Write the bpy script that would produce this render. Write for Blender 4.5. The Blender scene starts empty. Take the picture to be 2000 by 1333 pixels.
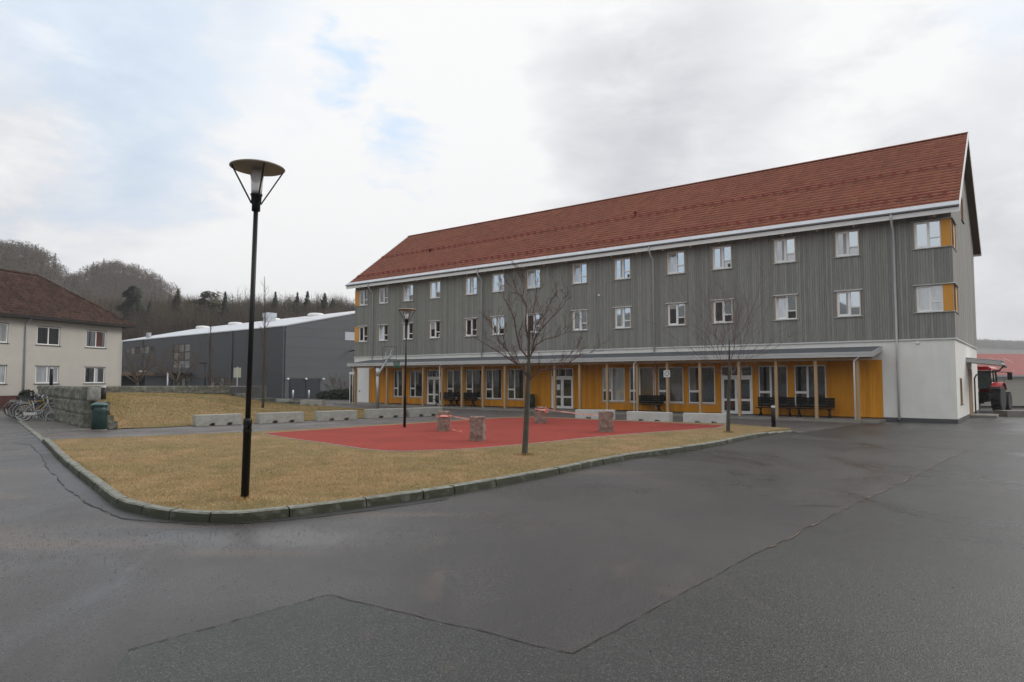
import bpy, math, random
import numpy as np
from mathutils import Vector, Matrix
R = math.radians
rnd = random.Random(7)
rng = np.random.default_rng(11)
S = bpy.context.scene
COL = S.collection

# ------------------------------------------------------------------ camera, sky, sun, exposure
cam = bpy.data.cameras.new('camera'); cam.lens = 23.994; cam.sensor_width = 36; cam.sensor_fit = 'HORIZONTAL'
cam.clip_start = 0.1; cam.clip_end = 6000
camo = bpy.data.objects.new('camera', cam); COL.objects.link(camo)
camo.location = (0, 0, 2.0); camo.rotation_euler = (R(90 + 3.2846), 0, 0)
S.camera = camo
S.view_settings.view_transform = 'Standard'; S.view_settings.look = 'None'
S.view_settings.gamma = 1; S.view_settings.use_curve_mapping = False
S.view_settings.exposure = 0.15
SUN_EL, SUN_AZ = R(32), math.atan2(0.93, 0.36)      # azimuth measured from +Y towards +X
sun = bpy.data.lights.new('sun', 'SUN'); sun.energy = 1.4; sun.angle = R(22); sun.color = (1.0, 0.965, 0.91)
suno = bpy.data.objects.new('sun', sun); COL.objects.link(suno)
sd = Vector((math.sin(SUN_AZ) * math.cos(SUN_EL), math.cos(SUN_AZ) * math.cos(SUN_EL), math.sin(SUN_EL)))
suno.rotation_euler = sd.to_track_quat('Z', 'Y').to_euler()

W = bpy.data.worlds.new('World'); S.world = W; W.use_nodes = True
def build_world():
    nt = W.node_tree; nt.nodes.clear(); N = nt.nodes; L = nt.links
    out = N.new('ShaderNodeOutputWorld'); bg = N.new('ShaderNodeBackground'); bg.inputs['Strength'].default_value = 0.1
    L.new(bg.outputs[0], out.inputs[0])
    sky = N.new('ShaderNodeTexSky'); sky.sky_type = 'NISHITA'; sky.sun_disc = False
    sky.sun_elevation = SUN_EL; sky.sun_rotation = SUN_AZ; sky.altitude = 50
    tc = N.new('ShaderNodeTexCoord')
    def M(op, a, b=None, c=None, clamp=False):
        n = N.new('ShaderNodeMath'); n.operation = op; n.use_clamp = clamp
        for i, v in enumerate((a, b, c)):
            if v is None: continue
            if isinstance(v, (int, float)): n.inputs[i].default_value = v
            else: L.new(v, n.inputs[i])
        return n.outputs[0]
    def noise(sc, det, rough, w, flat=2.2, dist=0.3):
        mp = N.new('ShaderNodeMapping'); mp.inputs['Scale'].default_value = (1, 1, flat); mp.inputs['Location'].default_value = (w, w * .7, w * 1.3)
        L.new(tc.outputs['Generated'], mp.inputs[0])
        n = N.new('ShaderNodeTexNoise'); n.inputs['Scale'].default_value = sc; n.inputs['Detail'].default_value = det
        n.inputs['Roughness'].default_value = rough; n.inputs['Distortion'].default_value = dist
        L.new(mp.outputs[0], n.inputs['Vector']); return n.outputs['Fac']
    n1 = noise(2.6, 9, .55, 3.1); n2 = noise(6.5, 9, .6, 8.4); n3 = noise(1.3, 4, .5, 5.2)
    def blob(d, rad, soft, amp):
        v = Vector(d).normalized()
        vm = N.new('ShaderNodeVectorMath'); vm.operation = 'DISTANCE'
        L.new(tc.outputs['Generated'], vm.inputs[0]); vm.inputs[1].default_value = v
        dist = M('ADD', vm.outputs['Value'], M('MULTIPLY', M('SUBTRACT', n2, .5), soft))
        dist = M('ADD', dist, M('MULTIPLY', M('SUBTRACT', n1, .5), soft))
        mr = N.new('ShaderNodeMapRange'); mr.interpolation_type = 'SMOOTHSTEP'
        mr.inputs['From Min'].default_value = rad; mr.inputs['From Max'].default_value = rad * .15
        mr.inputs['To Min'].default_value = 0; mr.inputs['To Max'].default_value = amp
        L.new(dist, mr.inputs['Value']); return mr.outputs[0]
    # cloud brightness: pale base, grey bellies
    val = M('ADD', 0.935, M('MULTIPLY', M('SUBTRACT', n1, .5), .42))
    val = M('ADD', val, M('MULTIPLY', M('SUBTRACT', n2, .5), .30))
    val = M('ADD', val, M('MULTIPLY', M('SUBTRACT', n3, .5), .15))
    for b in GREY: val = M('SUBTRACT', val, blob(*b))
    for b in WHITE: val = M('ADD', val, blob(*b))
    val = M('MINIMUM', M('MAXIMUM', val, .64), .935)
    sc = N.new('ShaderNodeVectorMath'); sc.operation = 'SCALE'
    cr = N.new('ShaderNodeMix'); cr.data_type = 'RGBA'
    cr.inputs['A'].default_value = (8.9, 9.15, 9.9, 1); cr.inputs['B'].default_value = (9.9, 9.9, 9.85, 1)
    L.new(M('MULTIPLY', M('SUBTRACT', val, .6), 2.6, clamp=True), cr.inputs['Factor'])
    L.new(cr.outputs['Result'], sc.inputs[0]); L.new(val, sc.inputs['Scale'])
    gap = None
    for b in BLUE:
        x = blob(*b); gap = x if gap is None else M('MAXIMUM', gap, x)
    # the open sky behind the cloud, brightened by thin veil
    veil = N.new('ShaderNodeMix'); veil.data_type = 'RGBA'; veil.inputs['Factor'].default_value = .85
    L.new(sky.outputs[0], veil.inputs['A']); veil.inputs['B'].default_value = (6.6, 8.5, 10.8, 1)
    mx = N.new('ShaderNodeMix'); mx.data_type = 'RGBA'
    L.new(gap, mx.inputs['Factor']); L.new(sc.outputs[0], mx.inputs['A']); L.new(veil.outputs['Result'], mx.inputs['B'])
    L.new(mx.outputs['Result'], bg.inputs['Color'])
def D(px, py):                                   # a direction in the sky
    a = (px - 1000) / 1333.; b = -(py - 666.5) / 1333.; p = R(3.2846)
    return (a, math.cos(p) - b * math.sin(p), math.sin(p) + b * math.cos(p))
GREY = [(D(1330, 150), .34, .22, .15), (D(1200, 290), .22, .2, .11), (D(470, 200), .22, .2, .10), (D(20, 200), .18, .2, .14),
        (D(1950, 330), .22, .15, .12), (D(120, 380), .2, .2, .08), (D(860, 90), .2, .2, .05), (D(400, 480), .2, .2, .05), (D(1960, 560), .14, .1, .1)]
WHITE = [(D(690, 330), .30, .25, .16), (D(950, 60), .18, .2, .12), (D(900, 380), .30, .2, .12), (D(1700, 60), .22, .2, .10), (D(640, 190), .12, .2, .08),
         (D(1600, 200), .2, .2, .05)]
BLUE = [(D(685, 130), .085, .30, .9), (D(770, 245), .09, .30, .75), (D(230, 110), .24, .5, .5), (D(200, 20), .22, .45, .5), (D(230, 240), .18, .45, .45), (D(420, 60), .2, .4, .3),
        (D(60, 90), .16, .3, .4), (D(2000, 10), .06, .15, .25),
        ((-.96, -.28, .22), .42, .5, .8), ((-.3, -.5, .8), .4, .5, .5)]
build_world()

# ------------------------------------------------------------------ helpers
def gnd(x, y, z=0.0):                            # measured point of the photograph on a level z -> place on the site
    a, b = D(x, y)[0], None
    d = D(x, y); t = (z - 2.0) / d[2]
    return Vector((d[0] * t, d[1] * t, z))

def tag(o, label=None, cat=None, group=None, kind=None):
    if label: o['label'] = label
    if cat: o['category'] = cat
    if group: o['group'] = group
    if kind: o['kind'] = kind
    return o
def link(o, parent=None):
    COL.objects.link(o)
    if parent: o.parent = parent
    return o
def empty(name, loc=(0, 0, 0), rz=0, label=None, cat=None, group=None, kind=None):
    o = bpy.data.objects.new(name, None); o.empty_display_size = .2
    o.location = loc; o.rotation_euler = (0, 0, rz); link(o)
    return tag(o, label, cat, group, kind)
def inst(name, me, parent=None, loc=(0, 0, 0), rot=(0, 0, 0), scale=(1, 1, 1)):
    o = bpy.data.objects.new(name, me); o.location = loc; o.rotation_euler = rot; o.scale = scale
    return link(o, parent)
def kids(o): return [c for c in bpy.data.objects if c.parent == o]
def copy_tree(o, parent=None):
    c = o.copy(); COL.objects.link(c); c.parent = parent
    for ch in CH.get(o.name, []) or kids(o): copy_tree(ch, c)
    return c
CH = {}

class MB:
    def __init__(s): s.v = []; s.f = []; s.m = []
    def add(s, vs, fs, m=0):
        b = len(s.v); s.v += [tuple(p) for p in vs]
        for f in fs: s.f.append(tuple(i + b for i in f)); s.m.append(m)
        return s
    def bx(s, x0, x1, y0, y1, z0, z1, m=0, M=None):
        vs = [(x, y, z) for z in (z0, z1) for y in (y0, y1) for x in (x0, x1)]
        if M: vs = [M @ Vector(p) for p in vs]
        return s.add(vs, [(0, 2, 3, 1), (4, 5, 7, 6), (0, 1, 5, 4), (2, 6, 7, 3), (0, 4, 6, 2), (1, 3, 7, 5)], m)
    def prism(s, pts, z0, z1, m=0):              # vertical prism over a polygon (counter-clockwise)
        n = len(pts); vs = [(p[0], p[1], z0) for p in pts] + [(p[0], p[1], z1) for p in pts]
        fs = [tuple(reversed(range(n))), tuple(range(n, 2 * n))] + [(i, (i + 1) % n, n + (i + 1) % n, n + i) for i in range(n)]
        return s.add(vs, fs, m)
    def prof(s, pts, x0, x1, m=0):               # profile (y,z) swept along x
        n = len(pts); vs = [(x0, p[0], p[1]) for p in pts] + [(x1, p[0], p[1]) for p in pts]
        fs = [tuple(range(n)), tuple(reversed(range(n, 2 * n)))] + [(i, n + i, n + (i + 1) % n, (i + 1) % n) for i in range(n)]
        return s.add(vs, fs, m)
    def beam(s, p, q, w, h, m=0, up=(0, 0, 1)):
        p = Vector(p); q = Vector(q); d = (q - p).normalized(); u = Vector(up)
        a = d.cross(u)
        if a.length < 1e-4: a = d.cross(Vector((1, 0, 0)))
        a.normalize(); b = a.cross(d)
        vs = []
        for e in (p, q):
            for i, j in ((-1, -1), (1, -1), (1, 1), (-1, 1)): vs.append(e + a * (w / 2 * i) + b * (h / 2 * j))
        return s.add(vs, [(3, 2, 1, 0), (4, 5, 6, 7), (0, 1, 5, 4), (1, 2, 6, 5), (2, 3, 7, 6), (3, 0, 4, 7)], m)
    def tube(s, pts, rad, n=8, m=0, cap=True):
        pts = [Vector(p) for p in pts]
        if isinstance(rad, (int, float)): rad = [rad] * len(pts)
        vs = []; k = len(pts); ref = None
        for i, p in enumerate(pts):
            d = (pts[min(i + 1, k - 1)] - pts[max(i - 1, 0)])
            if d.length < 1e-9: d = Vector((0, 0, 1))
            d.normalize()
            if ref is None: ref = Vector((0, 1, 0)) if abs(d.y) < .9 else Vector((1, 0, 0))
            a = d.cross(ref)
            if a.length < 1e-3: a = d.cross(Vector((1, .3, 0)))
            a.normalize(); b = d.cross(a); ref = a.cross(d) * -1 if False else ref
            for j in range(n):
                t = 2 * math.pi * j / n; vs.append(p + (a * math.cos(t) + b * math.sin(t)) * rad[i])
        fs = [(i * n + j, i * n + (j + 1) % n, (i + 1) * n + (j + 1) % n, (i + 1) * n + j) for i in range(k - 1) for j in range(n)]
        if cap: fs += [tuple(reversed(range(n))), tuple(range((k - 1) * n, k * n))]
        return s.add(vs, fs, m)
    def lathe(s, pr, n=24, c=(0, 0, 0), m=0):
        vs = []
        for r, z in pr:
            for j in range(n):
                t = 2 * math.pi * j / n; vs.append((c[0] + r * math.cos(t), c[1] + r * math.sin(t), c[2] + z))
        k = len(pr)
        fs = [(i * n + j, i * n + (j + 1) % n, (i + 1) * n + (j + 1) % n, (i + 1) * n + j) for i in range(k - 1) for j in range(n)]
        if pr[0][0] > 1e-6: fs.append(tuple(reversed(range(n))))
        if pr[-1][0] > 1e-6: fs.append(tuple(range((k - 1) * n, k * n)))
        return s.add(vs, fs, m)
    def mesh(s, name, mats, smooth=False):
        me = bpy.data.meshes.new(name); me.from_pydata(s.v, [], s.f)
        for mt in (mats if isinstance(mats, (list, tuple)) else [mats]): me.materials.append(mt)
        me.polygons.foreach_set('material_index', s.m)
        if smooth: me.polygons.foreach_set('use_smooth', [True] * len(s.f))
        me.update(); return me
    def build(s, name, mats, parent=None, smooth=False, kind=None, **k):
        o = inst(name, s.mesh(name, mats, smooth), parent, **k)
        if kind: o['kind'] = kind
        return o
def np_mesh(name, V, F, mat, smooth=False):
    """V (n,3) F (m,k) arrays"""
    V = np.asarray(V, np.float32); F = np.asarray(F, np.int32); me = bpy.data.meshes.new(name)
    k = F.shape[1]; me.vertices.add(len(V)); me.vertices.foreach_set('co', V.ravel())
    me.loops.add(F.size); me.loops.foreach_set('vertex_index', F.ravel())
    me.polygons.add(len(F)); me.polygons.foreach_set('loop_start', np.arange(0, F.size, k, dtype=np.int32))
    me.polygons.foreach_set('loop_total', np.full(len(F), k, np.int32))
    if smooth: me.polygons.foreach_set('use_smooth', np.ones(len(F), bool))
    me.materials.append(mat); me.update(calc_edges=True); return me
def tile_mesh(name, P, F, offs, mat, smooth=False):
    """prototype P (k,3), F; offs (n,3) or full (n,k,3)"""
    if offs.ndim == 2: V = P[None] + offs[:, None, :]
    else: V = offs
    n, k = V.shape[:2]
    FF = (F[None] + (np.arange(n) * k)[:, None, None]).reshape(-1, F.shape[1])
    return np_mesh(name, V.reshape(-1, 3), FF, mat, smooth)

# ------------------------------------------------------------------ materials
def mat(name, c1, c2=None, rough=.8, scale=3, detail=6, stretch=(1, 1, 1), bump=0, bscale=None, spec=.5, metal=0, island=0,
        c3=None, s3=30, f3=.5, world=False, rmap=None, bstretch=None, contrast=1.0, sat_island=None):
    m = bpy.data.materials.new(name); m.use_nodes = True; nt = m.node_tree; N = nt.nodes; L = nt.links
    b = N['Principled BSDF']; b.inputs['Roughness'].default_value = rough; b.inputs['Metallic'].default_value = metal
    b.inputs['Specular IOR Level'].default_value = spec
    c1 = tuple(c1) + (1,); b.inputs['Base Color'].default_value = c1
    if c2 is None and not island and not bump: return m
    tc = N.new('ShaderNodeTexCoord'); co = tc.outputs['Object']
    if world:
        g = N.new('ShaderNodeNewGeometry'); co = g.outputs['Position']
    def nz(sc, det, st, dist=0):
        mp = N.new('ShaderNodeMapping'); mp.inputs['Scale'].default_value = st; L.new(co, mp.inputs[0])
        n = N.new('ShaderNodeTexNoise'); n.inputs['Scale'].default_value = sc; n.inputs['Detail'].default_value = det
        n.inputs['Roughness'].default_value = .6; n.inputs['Distortion'].default_value = dist
        L.new(mp.outputs[0], n.inputs['Vector']); return n.outputs['Fac']
    def sharp(s_, k):
        mr = N.new('ShaderNodeMapRange'); mr.inputs['From Min'].default_value = .5 - .5 / k * .6; mr.inputs['From Max'].default_value = .5 + .5 / k * .6
        L.new(s_, mr.inputs['Value']); return mr.outputs[0]
    col = None
    if c2 is not None:
        mx = N.new('ShaderNodeMix'); mx.data_type = 'RGBA'; mx.inputs['A'].default_value = c1; mx.inputs['B'].default_value = tuple(c2) + (1,)
        L.new(sharp(nz(scale, detail, stretch), contrast * 1.2), mx.inputs['Factor']); col = mx.outputs['Result']
        if c3 is not None:
            m3 = N.new('ShaderNodeMix'); m3.data_type = 'RGBA'; L.new(col, m3.inputs['A']); m3.inputs['B'].default_value = tuple(c3) + (1,)
            f = N.new('ShaderNodeMath'); f.operation = 'MULTIPLY'; L.new(sharp(nz(s3, 4, stretch), 2.0), f.inputs[0]); f.inputs[1].default_value = f3
            L.new(f.outputs[0], m3.inputs['Factor']); col = m3.outputs['Result']
    if island:
        g = N.new('ShaderNodeNewGeometry'); hs = N.new('ShaderNodeHueSaturation')
        mr = N.new('ShaderNodeMapRange'); mr.inputs['To Min'].default_value = 1 - island; mr.inputs['To Max'].default_value = 1 + island
        L.new(g.outputs['Random Per Island'], mr.inputs['Value']); L.new(mr.outputs[0], hs.inputs['Value'])
        if sat_island:
            mh = N.new('ShaderNodeMapRange'); mh.inputs['To Min'].default_value = .5 - sat_island; mh.inputs['To Max'].default_value = .5 + sat_island
            w = N.new('ShaderNodeTexWhiteNoise'); w.noise_dimensions = '1D'; L.new(g.outputs['Random Per Island'], w.inputs['W'])
            L.new(w.outputs['Value'], mh.inputs['Value']); L.new(mh.outputs[0], hs.inputs['Hue'])
        if col is None: hs.inputs['Color'].default_value = c1
        else: L.new(col, hs.inputs['Color'])
        col = hs.outputs['Color']
    if col is not None: L.new(col, b.inputs['Base Color'])
    if rmap:
        mr = N.new('ShaderNodeMapRange'); mr.inputs['From Min'].default_value = .35; mr.inputs['From Max'].default_value = .65
        mr.inputs['To Min'].default_value = rmap[1]; mr.inputs['To Max'].default_value = rmap[2]
        L.new(nz(rmap[0], 5, stretch), mr.inputs['Value']); L.new(mr.outputs[0], b.inputs['Roughness'])
    if bump:
        bp = N.new('ShaderNodeBump'); bp.inputs['Strength'].default_value = bump; bp.inputs['Distance'].default_value = .02
        L.new(nz(bscale or scale * 4, 6, bstretch or stretch), bp.inputs['Height']); L.new(bp.outputs[0], b.inputs['Normal'])
    return m

def asphalt(name, c1, c2, speck, wet_spots, rdry=.62, rwet=.2, speck_amt=.5, stain=(.15, .11, .085), stains=()):
    """worn asphalt: grit, tyre-polished tone, sandy drifts, damp patches where water stands"""
    m = bpy.data.materials.new(name); m.use_nodes = True; nt = m.node_tree; N = nt.nodes; L = nt.links
    b = N['Principled BSDF']; b.inputs['Specular IOR Level'].default_value = .5
    g = N.new('ShaderNodeNewGeometry'); P = g.outputs['Position']
    def nz(sc, det=5, st=(1, 1, 1), ro=.6, dist=0):
        mp = N.new('ShaderNodeMapping'); mp.inputs['Scale'].default_value = st; L.new(P, mp.inputs[0])
        n = N.new('ShaderNodeTexNoise'); n.inputs['Scale'].default_value = sc; n.inputs['Detail'].default_value = det
        n.inputs['Roughness'].default_value = ro; n.inputs['Distortion'].default_value = dist; L.new(mp.outputs[0], n.inputs['Vector']); return n.outputs['Fac']
    def mr(v, a, b_, c=0, d=1, smooth=False):
        x = N.new('ShaderNodeMapRange'); 
        if smooth: x.interpolation_type = 'SMOOTHSTEP'
        for k, val in zip(('From Min', 'From Max', 'To Min', 'To Max'), (a, b_, c, d)): x.inputs[k].default_value = val
        L.new(v, x.inputs['Value']); return x.outputs[0]
    def mix(f, a, b_):
        x = N.new('ShaderNodeMix'); x.data_type = 'RGBA'
        if isinstance(f, float): x.inputs['Factor'].default_value = f
        else: L.new(f, x.inputs['Factor'])
        for k, v in (('A', a), ('B', b_)):
            if isinstance(v, tuple): x.inputs[k].default_value = v + (1,)
            else: L.new(v, x.inputs[k])
        return x.outputs['Result']
    def mth(op, a, b_):
        x = N.new('ShaderNodeMath'); x.operation = op
        for i, v in enumerate((a, b_)):
            if isinstance(v, (int, float)): x.inputs[i].default_value = v
            else: L.new(v, x.inputs[i])
        return x.outputs[0]
    base = mix(mr(nz(.35, 8, (1, .6, 1), dist=.5), .40, .60), c1, c2); base = mix(mr(nz(1.1, 8, (1, .45, 1), dist=1.4), .54, .70, 0, .55), base, tuple(x * .5 for x in c1)); base = mix(mr(nz(.8, 8, (.5, 1, 1), dist=1.0), .56, .70, 0, .35), base, tuple(min(1, x * 1.7) for x in c1))
    grit = nz(95, 2, ro=.8); grit2 = nz(38, 3, ro=.7)
    base = mix(mr(grit, .56, .70, 0, speck_amt), base, speck); base = mix(mr(nz(52, 2, ro=.7), .60, .70, 0, speck_amt * .8), base, speck)
    base = mix(mr(grit2, .52, .36, 0, .7), base, tuple(x * .45 for x in c1))
    st = mth('MULTIPLY', mr(nz(.9, 7, (1, .5, 1), dist=1.2), .6, .74), mr(nz(60, 2), .35, .6, .2, 1)); base = mix(mth('MULTIPLY', st, .5), base, stain)
    def spots(lst, wob):
        w = None
        for (x, y, rx, ry, amp) in lst:
            mp = N.new('ShaderNodeMapping'); mp.inputs['Location'].default_value = (-x / rx, -y / ry, 0); mp.inputs['Scale'].default_value = (1 / rx, 1 / ry, 0)
            L.new(P, mp.inputs[0]); ln = N.new('ShaderNodeVectorMath'); ln.operation = 'LENGTH'; L.new(mp.outputs[0], ln.inputs[0])
            dd = mth('ADD', ln.outputs['Value'], mth('MULTIPLY', mth('SUBTRACT', nz(wob, 6, (1, .6, 1)), .5), 1.5))
            s_ = mr(dd, 1.3, .2, 0, amp, True); w = s_ if w is None else mth('MAXIMUM', w, s_)
        return w
    if stains: base = mix(mth('MULTIPLY', spots(stains, 1.6), mr(nz(55, 3), .4, .58, .25, 1)), base, stain)
    w = mr(nz(.33, 8, (1, .5, 1), dist=1.0), .46, .66, 0, .85)
    s = spots(wet_spots, 1.3)
    if s is not None: w = mth('MAXIMUM', w, s)
    base = mix(mth('MULTIPLY', w, .3), base, tuple(x * .5 for x in c1)) 
    L.new(base, b.inputs['Base Color'])
    rg = mr(w, 0, 1, rdry, rwet); rg = mth('ADD', rg, mth('MULTIPLY', mth('SUBTRACT', grit2, .5), .25)); L.new(rg, b.inputs['Roughness'])
    bp = N.new('ShaderNodeBump'); L.new(mr(w, 0, 1, .8, .06), bp.inputs['Strength']); bp.inputs['Distance'].default_value = .012
    h = mth('ADD', grit, mth('MULTIPLY', grit2, .8)); L.new(h, bp.inputs['Height']); L.new(bp.outputs[0], b.inputs['Normal'])
    return m

M = {}
M['white'] = mat('white_paint', (.84, .84, .82), (.78, .78, .77), .55, 2)
M['render'] = mat('white_render', (.80, .79, .75), (.73, .72, .685), .9, 1.2, 8, (1, 1, .4), bump=.25, bscale=60, c3=(.60, .59, .54), s3=2.2, f3=.3)
M['render2'] = M['render']
M['cladding'] = mat('grey_stained_boards', (.215, .218, .20), (.315, .315, .29), .85, 2.2, 8, (6, 6, .35), island=.15, bump=.4, bscale=8, c3=(.13, .13, .12), s3=9, f3=.35, spec=.2)
M['gablewood'] = mat('silvered_boards', (.27, .262, .24), (.38, .37, .345), .85, 2.2, 8, (6, 6, .35), island=.14, bump=.4, bscale=8, c3=(.17, .165, .15), s3=9, f3=.35)
M['orange'] = mat('ochre_boards', (.70, .30, .028), (.57, .23, .02), .8, 2, 6, (3, 3, .5), island=.13, spec=.2)
M['yellow'] = mat('yellow_panel', (.66, .30, .035), (.60, .27, .03), .6, 2)
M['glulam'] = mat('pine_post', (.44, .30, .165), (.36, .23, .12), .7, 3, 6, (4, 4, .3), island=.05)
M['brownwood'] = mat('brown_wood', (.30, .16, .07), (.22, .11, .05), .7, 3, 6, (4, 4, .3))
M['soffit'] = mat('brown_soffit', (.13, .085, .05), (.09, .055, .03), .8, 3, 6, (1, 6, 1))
M['fascia'] = mat('weathered_white_board', (.55, .55, .54), (.42, .43, .43), .7, 1.3, 8, (.6, 4, 4), c3=(.2, .2, .2), s3=3, f3=.15)
M['zinc'] = mat('galvanised_metal', (.42, .44, .46), (.34, .36, .38), .38, 2, metal=.6)
M['pipe'] = mat('pale_grey_pipe', (.58, .59, .60), (.50, .51, .52), .45, 2)
M['zincl'] = mat('eave_metal', (.55, .58, .62), (.48, .51, .55), .35, 2, metal=.35)
M['felt'] = mat('grey_felt', (.075, .085, .095), (.10, .11, .12), .75, 1.5, 8)
M['tile'] = mat('red_clay_tile', (.32, .112, .066), (.27, .10, .065), .62, .35, 6, island=.13, sat_island=.006, c3=(.20, .075, .05), s3=1.2, f3=.35, bump=.1, bscale=40, spec=.25)
M['tile2'] = mat('brown_concrete_tile', (.062, .022, .018), (.036, .017, .015), .8, 2.6, 6, island=.35, c3=(.085, .07, .05), s3=5, f3=.5, spec=.2)
M['snow'] = mat('red_snow_guard', (.25, .045, .03), rough=.6)
M['cream'] = mat('cream_render', (.49, .465, .42), (.435, .41, .37), .9, 1.0, 8, bump=.15, bscale=50)
M['black'] = mat('black_paint', (.006, .006, .007), rough=.45, spec=.35)
M['benchwood'] = mat('black_bench_wood', (.011, .010, .009), rough=.75, spec=.2)
M['blackrubber'] = mat('rubber', (.014, .014, .015), rough=.75)
M['dark'] = mat('dark_room', (.012, .011, .010), rough=.9)
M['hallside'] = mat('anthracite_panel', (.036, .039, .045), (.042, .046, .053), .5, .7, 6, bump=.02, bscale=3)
M['hallend'] = mat('hall_end_panel_lit', (.098, .104, .114), (.108, .114, .124), .42, .7, 6, bump=.02, bscale=3)  # lighter base than the long side: brighter light and sheen put into the colour
M['hallroof'] = mat('light_roof_membrane', (.62, .64, .68), (.54, .56, .60), .5, .4, 6)
M['concrete'] = mat('concrete', (.44, .43, .40), (.33, .325, .30), .85, 2.2, 8, c3=(.19, .20, .15), s3=5, f3=.45, bump=.3, bscale=25)
M['slab'] = mat('slab_concrete', (.25, .235, .21), (.17, .16, .145), .8, 2, 8, bump=.2, bscale=25)
M['plinth'] = mat('plinth', (.055, .057, .058), (.09, .09, .09), .8, 3)
M['granite'] = mat('granite_block', (.27, .265, .235), (.13, .135, .105), .9, 2.4, 9, c3=(.05, .055, .035), s3=3.5, f3=.8, bump=.9, bscale=14, contrast=1.4)
M['granitel'] = mat('pale_granite', (.33, .325, .30), (.17, .17, .15), .9, 5, 8, (1, 1, 3), bump=.8, bscale=20)
M['kerb'] = mat('granite_kerb', (.33, .33, .30), (.19, .195, .17), .85, 3, 9, c3=(.06, .07, .035), s3=7, f3=.6, bump=.6, bscale=40, contrast=1.1, world=True)
def kerb_face_tone():  # mixes a dark olive tone into upright faces, broken by noise; tops stay pale
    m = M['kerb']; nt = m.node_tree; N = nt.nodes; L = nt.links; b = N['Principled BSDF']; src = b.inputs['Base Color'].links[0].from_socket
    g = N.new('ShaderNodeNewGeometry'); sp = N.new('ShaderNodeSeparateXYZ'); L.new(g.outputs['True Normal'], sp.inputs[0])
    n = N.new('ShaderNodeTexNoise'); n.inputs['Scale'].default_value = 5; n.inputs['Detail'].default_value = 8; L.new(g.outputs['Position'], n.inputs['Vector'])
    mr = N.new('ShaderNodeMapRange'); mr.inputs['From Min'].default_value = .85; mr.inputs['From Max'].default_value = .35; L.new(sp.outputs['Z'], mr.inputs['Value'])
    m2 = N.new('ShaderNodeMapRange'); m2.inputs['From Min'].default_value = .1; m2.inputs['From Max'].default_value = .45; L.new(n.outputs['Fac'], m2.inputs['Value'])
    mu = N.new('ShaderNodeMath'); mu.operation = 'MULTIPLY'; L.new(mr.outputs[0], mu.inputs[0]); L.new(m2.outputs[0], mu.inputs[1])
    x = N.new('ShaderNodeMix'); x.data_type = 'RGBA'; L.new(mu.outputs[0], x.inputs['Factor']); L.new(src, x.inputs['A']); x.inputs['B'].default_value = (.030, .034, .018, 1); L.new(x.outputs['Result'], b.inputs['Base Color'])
kerb_face_tone()
M['redgranite'] = mat('red_granite', (.36, .25, .20), (.24, .18, .15), .9, 9, 8, bump=.9, bscale=18, c3=(.13, .09, .08), s3=12, f3=.6)
M['court'] = mat('red_rubber_surface', (.38, .064, .048), (.235, .044, .035), .85, .45, 10, c3=(.19, .05, .04), s3=3.5, f3=.35, bump=.3, bscale=200, world=True, spec=.12)
M['edging'] = mat('concrete_edging', (.40, .34, .30), (.30, .26, .23), .9, 3)
M['grassbase'] = mat('straw_turf', (.34, .22, .11), (.22, .13, .06), .95, 1.7, 10, c3=(.13, .13, .04), s3=.42, f3=.65, bump=1, bscale=60, world=True, stretch=(1, .8, 1), contrast=1.2)
M['blade'] = mat('straw_blade', (.60, .41, .215), (.40, .245, .11), .8, 1.7, 9, island=.42, c3=(.20, .20, .06), s3=.42, f3=.75, world=True, sat_island=.014, contrast=1.6, spec=.15)
M['blade2'] = mat('bank_grass_blade', (.50, .36, .18), (.34, .22, .10), .8, 1.1, 9, island=.4, c3=(.18, .18, .05), s3=.30, f3=.75, world=True, contrast=1.5, spec=.15)
M['paver'] = mat('grey_paver', (.17, .155, .14), (.12, .115, .10), .75, 2, 6, island=.22, world=True)
M['path'] = mat('path_asphalt', (.092, .084, .080), (.066, .062, .060), .7, .7, 9, c3=(.155, .12, .105), s3=1.1, f3=.4, bump=.5, bscale=90, world=True, rmap=(.5, .75, .4))
M['courtyard'] = mat('courtyard_asphalt', (.09, .087, .083), (.066, .063, .061), .7, .5, 9, bump=.4, bscale=90, world=True, rmap=(.3, .7, .38))
M['bark'] = mat('bark', (.065, .054, .042), (.032, .028, .023), .9, 6, 8, (1, 1, .5), c3=(.12, .12, .08), s3=9, f3=.4, bump=.6, bscale=30, world=True)
M['twig'] = mat('twig', (.12, .05, .042), (.055, .034, .03), .85, 4)
M['green'] = mat('green_enamel', (.006, .032, .027), (.005, .026, .022), .42, 3)
M['greenlid'] = mat('green_lid', (.03, .10, .09), rough=.35)
M['lampshade'] = mat('lamp_shade_metal', (.30, .27, .22), rough=.6)
M['beige'] = mat('beige_boards', (.45, .43, .38), (.39, .375, .335), .85, 1, 6, island=.05)
M['redroof'] = mat('red_painted_roof', (.27, .045, .035), (.22, .045, .038), .65, .8, 8, c3=(.5, .42, .38), s3=.9, f3=.0)
M['brick'] = mat('brick_base', (.10, .035, .025), (.07, .028, .02), .9, 6)
M['signback'] = mat('sign_back', (.50, .49, .38), rough=.6)
M['signwhite'] = mat('sign_white', (.72, .74, .72), rough=.5)
M['signgreen'] = mat('sign_green', (.02, .13, .10), rough=.5)
M['ink'] = mat('sign_ink', (.05, .05, .06), rough=.5)
M['bluedoor'] = mat('blue_black_door', (.018, .025, .038), rough=.45)
M['rededge'] = mat('tractor_red', (.45, .012, .018), rough=.25)
M['chrome'] = mat('bright_metal', (.55, .55, .55), rough=.25, metal=.9)
M['silver'] = mat('silver_paint', (.50, .50, .49), rough=.3, metal=.3)
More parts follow.
